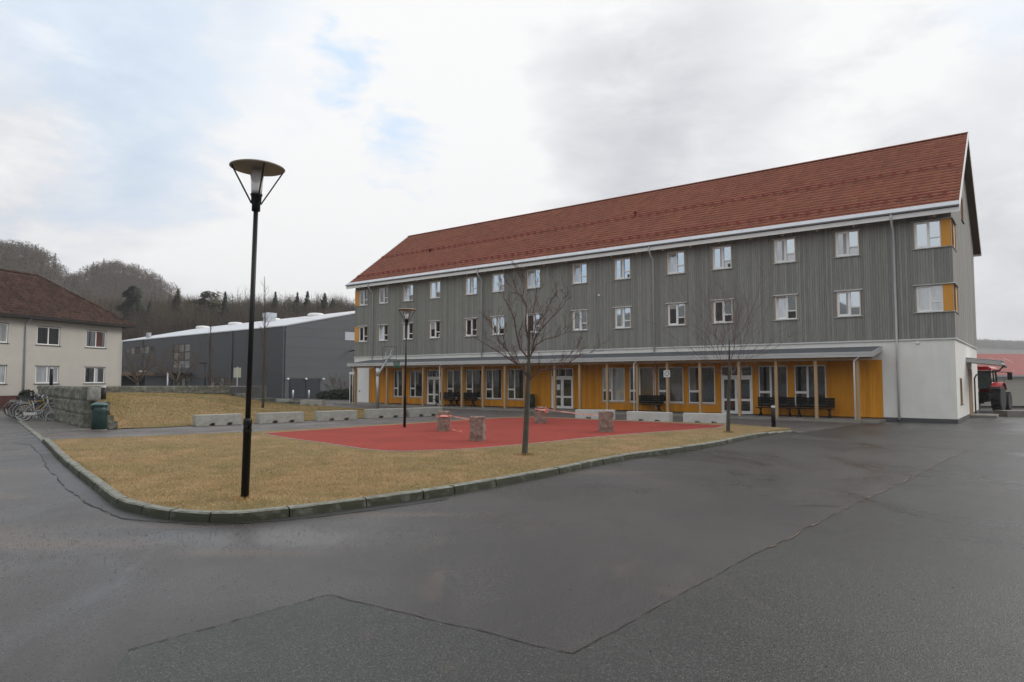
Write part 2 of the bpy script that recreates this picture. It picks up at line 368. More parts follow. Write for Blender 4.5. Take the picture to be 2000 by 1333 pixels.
M['tape'] = mat('red_white_tape', (.85, .20, .13), (.80, .55, .48), .5, 7)
M['hillground'] = mat('hillside_ground', (.075, .062, .048), (.05, .052, .036), .95, .02, 8, world=True)
M['bare'] = mat('bare_twigs', (.135, .083, .058), (.060, .058, .040), .95, .018, 7, island=.3, world=True, sat_island=.02)
M['barered'] = mat('red_brown_brushwood', (.115, .058, .046), (.08, .055, .042), .95, .03, 5, island=.35, world=True, sat_island=.015)
M['conifer'] = mat('conifer_needles', (.022, .036, .024), (.035, .047, .028), .9, .15, 5, island=.35, world=True)
M['pine'] = mat('pine_needles', (.085, .085, .045), (.10, .09, .05), .9, .3, 5, island=.35, world=True)
M['bush'] = mat('evergreen_bush', (.012, .022, .01), (.03, .035, .018), .9, 3, 5, island=.4)
M['curtain'] = mat('curtain', (.42, .43, .43), (.32, .33, .34), .8, 4, 4, (8, 8, .2))
M['brownblind'] = mat('brown_blind', (.10, .07, .045), (.07, .05, .035), .8, 4, 4, (8, 8, .2))

def glass(name, refl, base=(.015, .017, .018), tint=(.93, .96, 1), base2=None):
    m = bpy.data.materials.new(name); m.use_nodes = True; nt = m.node_tree; N = nt.nodes; L = nt.links
    N.remove(N['Principled BSDF']); out = N['Material Output']
    d = N.new('ShaderNodeBsdfDiffuse'); d.inputs[0].default_value = base + (1,)
    if base2:
        tc = N.new('ShaderNodeTexCoord'); mp = N.new('ShaderNodeMapping'); mp.inputs['Scale'].default_value = (2.2, 2.2, .5); L.new(tc.outputs['Object'], mp.inputs[0])
        n = N.new('ShaderNodeTexNoise'); n.inputs['Scale'].default_value = 1.6; n.inputs['Detail'].default_value = 3; L.new(mp.outputs[0], n.inputs['Vector'])
        x = N.new('ShaderNodeMix'); x.data_type = 'RGBA'; x.inputs['A'].default_value = base + (1,); x.inputs['B'].default_value = base2 + (1,)
        mr = N.new('ShaderNodeMapRange'); mr.inputs['From Min'].default_value = .42; mr.inputs['From Max'].default_value = .58; L.new(n.outputs['Fac'], mr.inputs['Value'])
        L.new(mr.outputs[0], x.inputs['Factor']); L.new(x.outputs['Result'], d.inputs[0])
    g = N.new('ShaderNodeBsdfGlossy'); g.inputs['Roughness'].default_value = .02; g.inputs[0].default_value = tint + (1,)
    fr = N.new('ShaderNodeFresnel'); fr.inputs['IOR'].default_value = 1.5
    mr = N.new('ShaderNodeMapRange'); mr.inputs['To Min'].default_value = refl; mr.inputs['To Max'].default_value = 1; L.new(fr.outputs[0], mr.inputs['Value'])
    mx = N.new('ShaderNodeMixShader'); L.new(mr.outputs[0], mx.inputs[0]); L.new(d.outputs[0], mx.inputs[1]); L.new(g.outputs[0], mx.inputs[2]); L.new(mx.outputs[0], out.inputs[0])
    return m
M['gdark'] = glass('dark_window_glass', .10)
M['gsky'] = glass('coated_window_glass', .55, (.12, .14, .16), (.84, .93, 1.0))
M['gcurt'] = glass('glass_over_white_curtain', .22, (.36, .38, .39), base2=(.24, .26, .28))
M['gground'] = glass('ground_floor_glass', .05, (.016, .018, .017), base2=(.034, .036, .034))
M['gbrown'] = glass('glass_over_brown_blind', .10, (.12, .085, .055), base2=(.07, .05, .035))
M['gmilk'] = glass('frosted_lamp_glass', .08, (.50, .47, .46))
M['ghall'] = glass('hall_glass', .35, (.12, .10, .09), base2=(.22, .2, .16))

# ------------------------------------------------------------------ ground sheets
WET = [(-3.2, 8.8, 3.4, 1.1, .8), (-5.6, 8.6, 3.2, 1.5, .65), (-10.5, 13.5, 3.0, 4.5, .8), (-1.0, 9.8, 2.2, .9, .8), (1.0, 12.4, 2.8, 1.5, .6), (24.5, 28.5, 6, 3.5, 1.0), (-4, 6.6, 5, 1.2, .5), (2.5, 11.0, 3.0, 1.3, .35), (6, 16, 3, 1.2, .3)]
STAIN = [(-11.5, 15.2, 1.8, .5, .7), (-9.3, 11.9, 1.4, .35, .7), (-10.5, 10.4, 1.6, .4, .8), (-5.7, 8.45, 1.7, .42, .85), (-6.9, 8.9, 1.2, .5, .8), (-8.2, 9.4, 1.6, .5, .7), (-3.3, 8.05, 1.1, .2, .6), (-1.6, 10.3, 1.5, .25, .6), (-4.8, 9.5, 1.4, .2, .5), (1.8, 15.0, 2.2, .3, .5)]
M['road'] = asphalt('road_asphalt', (.054, .050, .049), (.032, .031, .032), (.22, .20, .19), WET, .37, .20, 1.0, stains=STAIN)
M['patch'] = asphalt('repair_asphalt', (.034, .037, .034), (.022, .024, .023), (.22, .22, .21), [(9, 9, 6, 4, .3), (14, 14, 6, 5, .35), (25, 27, 7, 3.5, .9)], .38, .18, .85)
M['apron'] = asphalt('apron_asphalt', (.058, .057, .055), (.046, .045, .044), (.16, .15, .14), [(24, 28, 6, 3, 1.0), (14, 26, 4, 2, .4)], .42, .25, .4)
M['strip'] = asphalt('kerb_strip_asphalt', (.040, .040, .041), (.030, .030, .032), (.11, .11, .11), [(-9, 14, 3, 5, .6)], .42, .25, .3)

o = MB().add([(-1690, -580, 0), (1690, -580, 0), (1690, 1790, 0), (-1690, 1790, 0)], [(0, 1, 2, 3)]).build('ground', M['road'], kind='structure')
def sheet(name, pts, z, m, kind='structure'):
    from mathutils.geometry import tessellate_polygon
    P = [Vector((p[0], p[1], z)) for p in pts]
    tris = tessellate_polygon([P])
    mb = MB()
    fs = []
    for t in tris:
        a, b, c = (P[i] for i in t)
        fs.append(t if (b - a).cross(c - a).z > 0 else (t[0], t[2], t[1]))
    mb.add(P, fs)
    return mb.build(name, m, kind=kind)
def wob(a, b, n, amp, seed=0):
    r = random.Random(seed); a = Vector(a[:2]); b = Vector(b[:2]); d = b - a; nn = Vector((-d.y, d.x)).normalized(); out = []
    off = 0
    for i in range(n):
        t = i / n; off = off * .6 + r.uniform(-amp, amp); out.append(a + d * t + nn * (off if i else 0))
    return out
A = gnd(250, 1272); B_ = gnd(640, 1163); C_ = gnd(1118, 1278); D_ = gnd(1890, 880); E_ = gnd(1535, 858)
m1 = gnd(1500, 1070); m2 = gnd(1620, 1010)
edge = wob(A, B_, 24, .012, 1) + wob(B_, C_, 24, .012, 2) + wob(C_, m1, 40, .010, 3) + wob(m1, m2, 14, .018, 4) + wob(m2, D_, 50, .02, 5) + [Vector((D_.x, D_.y))]
start = wob(Vector((-1.6, 1.2)), A, 14, .02, 8)
sheet('asphalt_repair', start + edge + [Vector((70, 29.2)), Vector((70, 1.0))], .004, M['patch'])
sheet('asphalt_apron', [E_[:2], D_[:2], (70, 29.196), (70, 130), (20, 130), (11.5, 27.6)], .004, M['apron'])
# seams: thin raised lips of sand and tar along the joints, broken
def seam(name, pts, w, z, m, gaps=.25, seed=0):
    r = random.Random(seed); mb = MB()
    for a, b in zip(pts[:-1], pts[1:]):
        if r.random() < gaps: continue
        d = (b - a); n = Vector((-d.y, d.x)).normalized(); w0 = w * r.uniform(.3, 1.2)
        mb.add([(a.x - n.x * w0, a.y - n.y * w0, z), (b.x - n.x * w0, b.y - n.y * w0, z), (b.x + n.x * w0, b.y + n.y * w0, z), (a.x + n.x * w0, a.y + n.y * w0, z)], [(0, 1, 2, 3)])
    return mb.build(name, m, kind='stuff')
M['tar'] = mat('seam_tar', (.028, .022, .018), rough=.7)
M['sand'] = mat('seam_sand', (.20, .15, .115), (.12, .095, .075), .9, 30)
so = seam('seam_tar', [Vector(p[:2]) for p in edge], .0075, .0085, M['tar'], .03, 1); tag(so, 'dark tar joint along the edge of the newer asphalt', 'asphalt joint')
so = seam('seam_sand', [Vector(p[:2]) + Vector((.012, -.02)) for p in edge[88:]], .012, .0125, M['sand'], .45, 2); tag(so, 'brown sand lying in the joint between old and new asphalt', 'sand')
# cracked strip beside the kerb
K = [(8, 803), (46, 834), (83, 866), (110, 895), (140, 922), (175, 950), (215, 985), (240, 997), (270, 1005), (300, 1012), (330, 1016), (395, 1021), (470, 1021), (560, 1012), (620, 1004), (740, 988), (840, 973), (930, 958), (1020, 941), (1100, 925), (1225, 899), (1380, 876), (1455, 860), (1550, 843)]
KP = [gnd(*k) for k in K]
crk = [gnd(*q) for q in ((20, 866), (60, 870), (82, 893), (100, 925), (135, 960), (180, 990), (235, 1013), (330, 1022), (400, 1026), (560, 1017), (660, 1006), (900, 972))]
cr2 = []
for i in range(len(crk) - 1): cr2 += wob(crk[i], crk[i + 1], 8, .03, 20 + i)
kin = [gnd(*q) for q in ((880, 966), (740, 988), (620, 1004), (560, 1012), (470, 1020), (395, 1020), (330, 1015), (270, 1004), (215, 984), (175, 949), (110, 894), (83, 865), (70, 852))]
sheet('kerb_side_asphalt', [p[:2] for p in cr2] + [p[:2] for p in kin], .004, M['strip'])
so = seam('crack', cr2, .014, .0085, M['tar'], .1, 5); tag(so, 'wavy dark crack beside the curved kerb', 'crack')
dk = MB(); rr = random.Random(3)
for (x, y, l) in ((1590, 896, .5), (1606, 895, .35), (1430, 919, .5), (1370, 914, .4), (1640, 939, .7), (1600, 989, .9), (1497, 938, .7), (1495, 970, .3)):
    c = gnd(x, y); a = rr.uniform(-.25, .25); n = 7; w = .012
    top = []; bot = []
    for i in range(n + 1):
        t = i / n; X = c.x + (t - .5) * l; Y = c.y + math.sin(t * 3 + a) * .03 * l + a * (t - .5) * l; ww = w * math.sin(t * math.pi) * rr.uniform(.5, 1.2) + .002
        top.append((X, Y + ww, .0128)); bot.append((X, Y - ww, .0128))
    dk.add(top + bot, [(n + 1 + i, n + 2 + i, i + 1, i) for i in range(n)])
so = dk.build('pothole_marks', M['tar'], kind='stuff'); tag(so, 'small dark scars and pits in the asphalt', 'scars')

# lawn, red court, path, courtyard
lawn_edge = [p for p in KP[3:]]
def inset(pts, d):
    out = []
    for i, p in enumerate(pts):
        a = pts[max(i - 1, 0)]; b = pts[min(i + 1, len(pts) - 1)]; t = (b - a); n = Vector((-t.y, t.x, 0)).normalized()
        out.append(p + n * d)
    return out
KIN = inset(KP[2:], .17)
lawn_back = [gnd(*q) for q in ((1545, 842), (1490, 838), (1419, 832), (1240, 826), (1050, 818), (980, 819), (650, 840), (512, 848), (300, 857), (104, 868))]
LAWN = [Vector(p[:2]) for p in KIN] + [Vector(p[:2]) for p in lawn_back[:-1]]
sheet('lawn', LAWN, .10, M['grassbase'])
mb = MB(); n = len(LAWN)
mb.add([(p[0], p[1], -.02) for p in LAWN] + [(p[0], p[1], .0995) for p in LAWN], [(i, (i + 1) % n, n + (i + 1) % n, n + i) for i in range(n)]); mb.build('lawn_edge', M['grassbase'], kind='structure')
def smooth_closed(P, k=6):
    out = []; n = len(P)
    for i in range(n):
        p0, p1, p2, p3 = P[(i - 1) % n], P[i], P[(i + 1) % n], P[(i + 2) % n]
        for j in range(k):
            t = j / k
            out.append(.5 * ((2 * p1) + (p2 - p0) * t + (2 * p0 - 5 * p1 + 4 * p2 - p3) * t * t + (3 * p1 - p0 - 3 * p2 + p3) * t ** 3))
    return out
RC = [gnd(*q, .1) for q in ((545, 853.5), (580, 859), (640, 867), (690, 874.5), (720, 878.5), (770, 882), (830, 881), (920, 877), (1040, 867), (1200, 851), (1400, 836.5))]
rcpts = [Vector(p[:2]) for p in RC]
sm = []
for i in range(len(rcpts) - 1):
    p0 = rcpts[max(i - 1, 0)]; p1 = rcpts[i]; p2 = rcpts[i + 1]; p3 = rcpts[min(i + 2, len(rcpts) - 1)]
    for j in range(5):
        t = j / 5; sm.append(.5 * ((2 * p1) + (p2 - p0) * t + (2 * p0 - 5 * p1 + 4 * p2 - p3) * t * t + (3 * p1 - p0 - 3 * p2 + p3) * t ** 3))
COURT = [Vector(gnd(512, 847.5, .1)[:2])] + sm + [Vector(gnd(*q, .1)[:2]) for q in ((1400, 836.5), (1419, 831.5), (1240, 824), (1050, 816), (980, 817), (650, 838))]
sheet('red_court', COURT, .112, M['court'])
mb = MB(); n = len(COURT)
for i in range(n):
    a = COURT[i]; b = COURT[(i + 1) % n]; L_ = (b - a).length; k = max(1, int(L_ / .9)); d = (b - a) / L_; nn = Vector((-d.y, d.x)) * -.05
    for j in range(k):
        p = a + d * (L_ * j / k + .008); q = a + d * (L_ * (j + 1) / k - .008)
        mb.add([(p.x, p.y, .0), (q.x, q.y, 0), (q.x + nn.x, q.y + nn.y, 0), (p.x + nn.x, p.y + nn.y, 0), (p.x, p.y, .118), (q.x, q.y, .118), (q.x + nn.x, q.y + nn.y, .118), (p.x + nn.x, p.y + nn.y, .118)],
               [(4, 5, 6, 7), (0, 1, 5, 4), (2, 3, 7, 6), (1, 2, 6, 5), (3, 0, 4, 7), (3, 2, 1, 0)])
mb.build('court_edging', M['edging'], kind='structure')
sheet('path', [gnd(*q)[:2] for q in ((74, 858), (104, 868), (300, 857), (512, 848), (650, 840), (980, 819), (1050, 818), (1240, 826), (1419, 832), (1490, 838), (1545, 842), (1560, 846), (1700, 826), (1500, 815), (700, 784), (600, 782), (520, 788), (700, 801), (860, 806), (700, 820), (380, 834), (230, 841), (120, 838), (30, 809), (20, 808))], .0045, M['path'])
# brick pavers by the bicycle stand
PAVE = [gnd(40, 808), gnd(14, 806), gnd(66, 852), gnd(170, 843), gnd(215, 838), gnd(170, 836), gnd(130, 806)]
pv = []; a0 = Vector((-.655, .756)); a1 = Vector((.756, .655)); org = Vector(gnd(60, 848)[:2])
quad = [Vector(gnd(*q)[:2]) for q in ((70, 850), (200, 839), (120, 803), (22, 806))]
def inpoly(P, poly):
    x, y = P[:, 0], P[:, 1]; c = np.zeros(len(P), bool); n = len(poly); j = n - 1
    for i in range(n):
        xi, yi = poly[i][0], poly[i][1]; xj, yj = poly[j][0], poly[j][1]
        c ^= ((yi > y) != (yj > y)) & (x < (xj - xi) * (y - yi) / (yj - yi + 1e-12) + xi); j = i
    return c
g_ = []
for i in range(-20, 70):
    for j in range(-40, 60): g_.append(((i + (.5 if j % 2 else 0)) * .22, j * .115))
g_ = np.array(g_); ctr = np.array([org.x, org.y]) + g_[:, :1] * np.array(a0) + g_[:, 1:] * np.array(a1)
ctr = ctr[inpoly(ctr, quad)]
hx, hy = np.array(a0) * .106, np.array(a1) * .0535
pr = np.array([[*(-hx - hy), 0], [*(hx - hy), 0], [*(hx + hy), 0], [*(-hx + hy), 0], [*(-hx - hy), 1], [*(hx - hy), 1], [*(hx + hy), 1], [*(-hx + hy), 1]])
Vt = np.repeat(pr[None], len(ctr), 0); Vt[:, :, :2] += ctr[:, None]; zt = .016 + rng.uniform(0, .005, len(ctr)); Vt[:, 4:, 2] = zt[:, None]
me = tile_mesh('pavers', None, np.array([[0, 3, 2, 1], [4, 5, 6, 7], [0, 1, 5, 4], [1, 2, 6, 5], [2, 3, 7, 6], [3, 0, 4, 7]])[:, ::-1][:, ::-1], Vt, M['paver'])
o = inst('paving_bricks', me); tag(o, 'small grey paving bricks under the parked bicycles', 'paving bricks', kind='stuff')

# kerb: every stone its own piece
kerb = empty('kerb', kind='structure')
def arc(P):
    L_ = [0]
    for a, b in zip(P[:-1], P[1:]): L_.append(L_[-1] + (b - a).length)
    return L_
def at_len(P, L_, s):
    for i in range(len(P) - 1):
        if s <= L_[i + 1]: return P[i].lerp(P[i + 1], (s - L_[i]) / (L_[i + 1] - L_[i]))
    return P[-1]
def catm(P, k=8):
    out = []
    for i in range(len(P) - 1):
        p0 = P[max(i - 1, 0)]; p1 = P[i]; p2 = P[i + 1]; p3 = P[min(i + 2, len(P) - 1)]
        for j in range(k):
            t = j / k; out.append(.5 * ((2 * p1) + (p2 - p0) * t + (2 * p0 - 5 * p1 + 4 * p2 - p3) * t * t + (3 * p1 - p0 - 3 * p2 + p3) * t ** 3))
    return out + [P[-1]]
KS = catm(KP); KL = arc(KS); s = 0; rr = random.Random(5)
s_flush = KL[16]
while s < KL[-1] - .1:
    near = at_len(KS, KL, s).length < 14
    l = rr.choice([.9, 1.0, 1.25, .7, 1.1]) if near else 1.0
    e = min(s + l, KL[-1]); n = 6; rows = []
    hh = .14 if s >= s_flush - .2 else .045
    if e > KL[-1] - 3: hh = .14 - .10 * (3 - (KL[-1] - e)) / 3
    h0 = rr.uniform(-.004, .006); off = rr.uniform(-.006, .006)
    for i in range(n + 1):
        t = s + .012 + (e - s - .024) * i / n; p = at_len(KS, KL, t); q = at_len(KS, KL, min(t + .05, KL[-1])); r0 = at_len(KS, KL, max(t - .05, 0)); d = (q - r0).normalized(); nn = Vector((-d.y, d.x, 0))
        j = lambda a: rr.uniform(-a, a)
        rows.append([p + nn * (off - .012 + j(.004)) + Vector((0, 0, -.03)), p + nn * (off + j(.006)) + Vector((0, 0, hh * .5 + j(.008))), p + nn * (off + .012 + j(.004)) + Vector((0, 0, hh + h0 - .018 + j(.003))),
                     p + nn * (off + .035 + j(.004)) + Vector((0, 0, hh + h0 + j(.002))), p + nn * (off + .165 + j(.005)) + Vector((0, 0, hh + h0 + j(.003))), p + nn * (off + .175) + Vector((0, 0, -.03))])
    vs = [v for r_ in rows for v in r_]; m6 = 6
    fs = [(i * m6 + j, i * m6 + j + 1, (i + 1) * m6 + j + 1, (i + 1) * m6 + j) for i in range(n) for j in range(m6 - 1)]
    fs = [tuple(reversed(f)) for f in fs]
    fs += [tuple(range(m6)), tuple(reversed(range(n * m6, n * m6 + m6)))]
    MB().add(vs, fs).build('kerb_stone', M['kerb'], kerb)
    s = e
# ------------------------------------------------------------------ mound
bk = [(-29.4, 42.9, 1.2), (-28.0, 43.3, 1.2), (-26.35, 44.0, 1.17), (-24.2, 46.2, 1.14), (-22.4, 48.2, 1.05), (-20.9, 49.9, .93), (-20.2, 51.4, .66), (-19.5, 53.2, .32), (-18.2, 54.8, .1), (-14.2, 51.8, .03), (-10.5, 47.5, .02), (-4.5, 41.2, .02)]
ft = [(-25.9, 38.6, 1.15), (-21.35, 33.3, 1.1), (-17.05, 28.75, 1.0), (-16.2, 28.15, .03), (-14.9, 28.9, .02), (-13.7, 30.1, .02), (-12.4, 31.4, .02), (-10.8, 32.9, .02), (-9.3, 34.2, .02), (-7.7, 35.9, .02), (-6, 37.4, .02), (-4.0, 39.2, .02)]
NT, NS_ = 120, 60
def samp(T, u):
    i = min(int(u * (len(T) - 1)), len(T) - 2); t = u * (len(T) - 1) - i; a, b = T[i], T[i + 1]; return [a[k] + (b[k] - a[k]) * t for k in range(3)]
V = np.zeros((NT + 1, NS_ + 1, 3))
def mound_prof(u, s):                                 # s=0 front, 1 back
    k = min(1, max(0, (u * 11 - 2) / 4)); a = 1 - math.exp(-s / .13); b_ = s * s * (3 - 2 * s)
    return (a * (1 - k) + b_ * k)
for i in range(NT + 1):
    u = i / NT; f = samp(ft, u); b = samp(bk, u)
    for j in range(NS_ + 1):
        s = j / NS_; V[i, j] = (f[0] + (b[0] - f[0]) * s, f[1] + (b[1] - f[1]) * s, f[2] + (b[2] - f[2]) * mound_prof(u, s))
SK = V[:NT * 3 // 11 + 3, 0].copy()
V[:, :, 2] += (np.sin(V[:, :, 0] * 1.7) * np.sin(V[:, :, 1] * 1.3)) * .02 * np.clip(V[:, :, 2] * 3, 0, 1)
idx = np.arange((NT + 1) * (NS_ + 1)).reshape(NT + 1, NS_ + 1)
F = np.stack([idx[:-1, :-1], idx[1:, :-1], idx[1:, 1:], idx[:-1, 1:]], -1).reshape(-1, 4)
me = np_mesh('grass_mound', V.reshape(-1, 3), F, M['grassbase'], True)
o = inst('grass_mound', me); o['kind'] = 'structure'
MOUND = V
mb = MB(); n = len(SK); mb.add([tuple(p + [0, 0, .01]) for p in SK] + [(p[0], p[1], -.05) for p in SK], [(i, n + i, n + i + 1, i + 1) for i in range(n - 1)]); mb.build('bank_edge', M['grassbase'], kind='structure')
# grass blades
def blades(name, P, h, w, seed, label, m='blade'):
    r = np.random.default_rng(seed); n = len(P); ang = r.uniform(0, 2 * np.pi, n); hh = h * r.uniform(.4, 1.25, n); ww = w * r.uniform(.6, 1.4, n)
    lean = r.normal(0, .8, (n, 2)) * hh[:, None]
    a = np.stack([np.cos(ang) * ww, np.sin(ang) * ww, np.zeros(n)], -1)
    V = np.stack([P - a, P + a, P + np.concatenate([lean, hh[:, None]], 1)], 1)
    me = np_mesh(name, V.reshape(-1, 3), np.arange(3 * n).reshape(n, 3), M[m])
    o = inst(name, me); tag(o, label, 'grass', kind='stuff'); return o
def scatter(poly, n, z, dens, excl=None, seed=1):
    r = np.random.default_rng(seed); pl = np.array([[p[0], p[1]] for p in poly]); lo = pl.min(0); hi = pl.max(0)
    P = r.uniform(lo, hi, (n, 2)); P = P[inpoly(P, pl)]
    if excl is not None: P = P[~inpoly(P, np.array([[p[0], p[1]] for p in excl]))]
    d = np.hypot(P[:, 0], P[:, 1]); P = P[r.uniform(0, 1, len(P)) < dens(d)]
    return np.concatenate([P, np.full((len(P), 1), z)], 1)
P = scatter(LAWN, 1500000, .098, lambda d: np.clip((13.0 / d) ** 2, .08, 1) * .8, COURT, 3)
blades('lawn_grass', P, .030, .0035, 4, 'short straw coloured winter grass of the lawn round the red court')
r_ = np.random.default_rng(9); ii = r_.integers(0, NT, 120000); jj = r_.integers(0, NS_, 120000); fu = r_.uniform(0, 1, (120000, 1)); fv = r_.uniform(0, 1, (120000, 1))
P = MOUND[ii, jj] * (1 - fu) * (1 - fv) + MOUND[ii + 1, jj] * fu * (1 - fv) + MOUND[ii + 1, jj + 1] * fu * fv + MOUND[ii, jj + 1] * (1 - fu) * fv
blades('mound_grass', P - [0, 0, .005], .06, .009, 5, 'yellow green winter grass on the raised bank below the granite wall', 'blade2')
# grass fringe against the kerb
fr = []; rr = np.random.default_rng(2)
for i in range(9000):
    t = rr.uniform(KL[20], KL[-1] - .2); p = at_len(KS, KL, t); q = at_len(KS, KL, min(t + .05, KL[-1])); d = (q - p).normalized(); nn = Vector((-d.y, d.x, 0))
    k = p + nn * (.172 + abs(rr.normal(0, .03))); fr.append((k.x, k.y, .10))
blades('kerb_grass', np.array(fr), .055, .0035, 6, 'longer straw tufts leaning over the inside of the kerb')
r_ = np.random.default_rng(77); PL = scatter(LAWN, 9000, .118, lambda d: np.clip((11.0 / d) ** 1.5, .1, 1), COURT, 12)[:1500]
q_ = np.array([[-1, -.5, 0], [1, -.4, .2], [.8, .6, 0], [-.7, .7, .3]]); szz = r_.uniform(.010, .022, len(PL)); ro = r_.uniform(0, 6.3, len(PL)); Vt = q_[None] * szz[:, None, None]; c_1 = np.cos(ro)[:, None]; s_1 = np.sin(ro)[:, None]
Vt = np.stack([Vt[:, :, 0] * c_1 - Vt[:, :, 1] * s_1, Vt[:, :, 0] * s_1 + Vt[:, :, 1] * c_1, Vt[:, :, 2]], -1) + PL[:, None]
M['leaf'] = mat('dead_leaf', (.10, .055, .03), (.05, .03, .02), .9, 20, island=.6, world=True)
o = inst('fallen_leaves', tile_mesh('fallen_leaves', None, np.array([[0, 1, 2, 3]]), Vt, M['leaf'])); tag(o, 'small brown dead leaves scattered in the straw lawn', 'leaves', kind='stuff')
tf = []
for (cx_, cy_) in (gnd(478, 976, .1)[:2], gnd(1027, 889, .1)[:2], gnd(1422, 845, .1)[:2]):
    for k in range(420):
        a_ = rr.uniform(0, 6.283); d_ = .06 + abs(rr.normal(0, .10)); tf.append((cx_ + math.cos(a_) * d_, cy_ + math.sin(a_) * d_, .098))
blades('pole_foot_grass', np.array(tf), .075, .004, 7, 'longer unmown grass round the foot of lamp and trees')
# grit on the road
r_ = np.random.default_rng(21); n = 2600
P = np.concatenate([np.stack([r_.normal(-5.2, 2.2, n // 2), r_.normal(8.6, .9, n // 2)], 1), np.stack([r_.uniform(-9, 12, n // 2), r_.uniform(2.6, 16, n // 2)], 1)])
P = P[~inpoly(P, np.array([[p[0], p[1]] for p in inset(KP[2:], -.05)] + [[p[0], p[1]] for p in lawn_back]))]
pp = np.array([[1, 0, 0], [-.5, .87, 0], [-.5, -.87, 0], [0, 0, 1.1]]); sz = r_.uniform(.003, .009, len(P)); ro = r_.uniform(0, 6.3, len(P))
Vt = pp[None] * sz[:, None, None]; cx = np.cos(ro)[:, None]; sx = np.sin(ro)[:, None]
Vt = np.stack([Vt[:, :, 0] * cx - Vt[:, :, 1] * sx, Vt[:, :, 0] * sx + Vt[:, :, 1] * cx, Vt[:, :, 2]], -1); Vt[:, :, :2] += P[:, None]; Vt[:, :, 2] += .004
M['grit'] = mat('grit', (.09, .06, .045), (.05, .04, .035), .9, 20, island=.6, world=True)
o = inst('road_grit', tile_mesh('road_grit', None, np.array([[0, 1, 3], [1, 2, 3], [2, 0, 3]]), Vt, M['grit'])); tag(o, 'loose grit and leaf crumbs scattered on the wet road', 'grit', kind='stuff')

# ------------------------------------------------------------------ main building (local x = along the front to the left, y = out towards the yard, z up)
BC = Vector((20.528, 31.583, 0)); BANG = math.atan2(.61298, -.79010)
BW, BL = 13.2, 42.9                                  # depth, length
ZB, ZE = 3.95, 9.75                                  # band, eave
main = empty('long_building', BC, BANG, 'long three storey building with grey board cladding, ochre ground floor and red tiled roof', 'building')
upper_u = [41.84, 39.33, 36.42, 33.47, 29.78, 27.23, 24.13, 20.42, 17.29, 13.74, 10.95, 7.52, 4.46]
WW = 1.13; ROWS = ((5.22, 6.52), (8.28, 9.60))
openings = [(u - WW / 2, u + WW / 2, z0, z1) for u in upper_u for z0, z1 in ROWS] + [(42.405, BL + .1, z0, z1) for z0, z1 in ROWS]
CORN = [(-.03, 1.50, z0, z1) for z0, z1 in ROWS]
def boards(xs, z0, z1f, opens, width, y, thick, gap, seed, horizontal=False, axis='x', flip=1):
    """vertical boards along a wall; each board a piece, cut round the openings"""
    r = random.Random(seed); mb = MB(); x = xs[0]
    cuts = sorted({round(v, 4) for o_ in opens for v in o_[:2] if xs[0] < v < xs[1]})
    while x < xs[1] - 1e-4:
        w = width * r.choice([.8, 1, 1, 1.15]); e = min(x + w, xs[1])
        segs = [x] + [c for c in cuts if x + .004 < c < e - .004] + [e]; t = thick + r.uniform(-.003, .004)
        for a, b in zip(segs[:-1], segs[1:]):
            m_ = (a + b) / 2; top = z1f(m_); iv = [(z0, top)]
            for o_ in opens:
                if o_[0] < m_ < o_[1]:
                    nv = []
                    for (p, q) in iv:
                        if o_[3] <= p or o_[2] >= q: nv.append((p, q)); continue
                        if o_[2] > p: nv.append((p, o_[2]))
                        if o_[3] < q: nv.append((o_[3], q))
                    iv = nv
            for p, q in iv:
                g = gap / 2; a2 = a + (g if a == x else 0); b2 = b - (g if b == e else 0)
                if axis == 'x': mb.bx(a2, b2, y, y + t * flip, p, q)
                else: mb.bx(y, y + t * flip, a2, b2, p, q)
        x = e
    return mb
RZ, RY = 15.42, -BW / 2                              # ridge
EY, EZ = .55, 10.05                                  # roof edge
SL = (RZ - EZ) / (EY - RY)
def roof_z(y): return EZ + (EY - y) * SL if y > RY else EZ + (y + BW + EY) * SL
# core walls
mb = MB()
def wall_with_holes(mb, x0, x1, y0, y1, z0, z1, opens, m=0):
    xs = sorted({x0, x1} | {v for o_ in opens for v in o_[:2] if x0 < v < x1})
    for a, b in zip(xs[:-1], xs[1:]):
        mm = (a + b) / 2; iv = [(z0, z1)]
        for o_ in opens:
            if o_[0] < mm < o_[1]:
                nv = []
                for p, q in iv:
                    if o_[3] <= p or o_[2] >= q: nv.append((p, q)); continue
                    if o_[2] > p: nv.append((p, o_[2]))
                    if o_[3] < q: nv.append((o_[3], q))
                iv = nv
        for p, q in iv: mb.bx(a, b, y0, y1, p, q, m)
gf_win = [(35.97, 37.5), (34.72, 36.13), (30.72, 32.2), (28.78, 30.3), (26.9, 28.4), (24.95, 26.4), (17.2, 18.8), (15.25, 16.9), (13.37, 14.98), (11.48, 13.07), (7.52, 9.06), (5.62, 7.19)]
gf_win[0] = (36.75, 38.05); gf_win[1] = (34.7, 36.16)
gf_door = [(32.77, 34.3), (20.96, 22.71), (9.37, 11.14)]
GO = [(a, b, .68, 2.79) for a, b in gf_win] + [(a, b, .14, 2.79) for a, b in gf_door] + [(40.95, 42.55, .14, 2.95)]
wall_with_holes(mb, .05, BL - .05, -.25, -.045, .16, ZB - .02, GO, 0)
wall_with_holes(mb, .25, BL - .25, -.29, -.06, ZB, ZE + .6, openings + CORN, 0)
mb.bx(.02, .24, -BW + .01, -.3, ZB, ZE + .25, 0); mb.bx(BL - .24, BL - .01, -BW + .01, -.3, ZB, ZE + .25, 0)
mb.bx(.02, BL - .02, -BW + .01, -BW + .25, .16, ZE + .25, 0)
mb.build('wall_core', M['dark'], main)
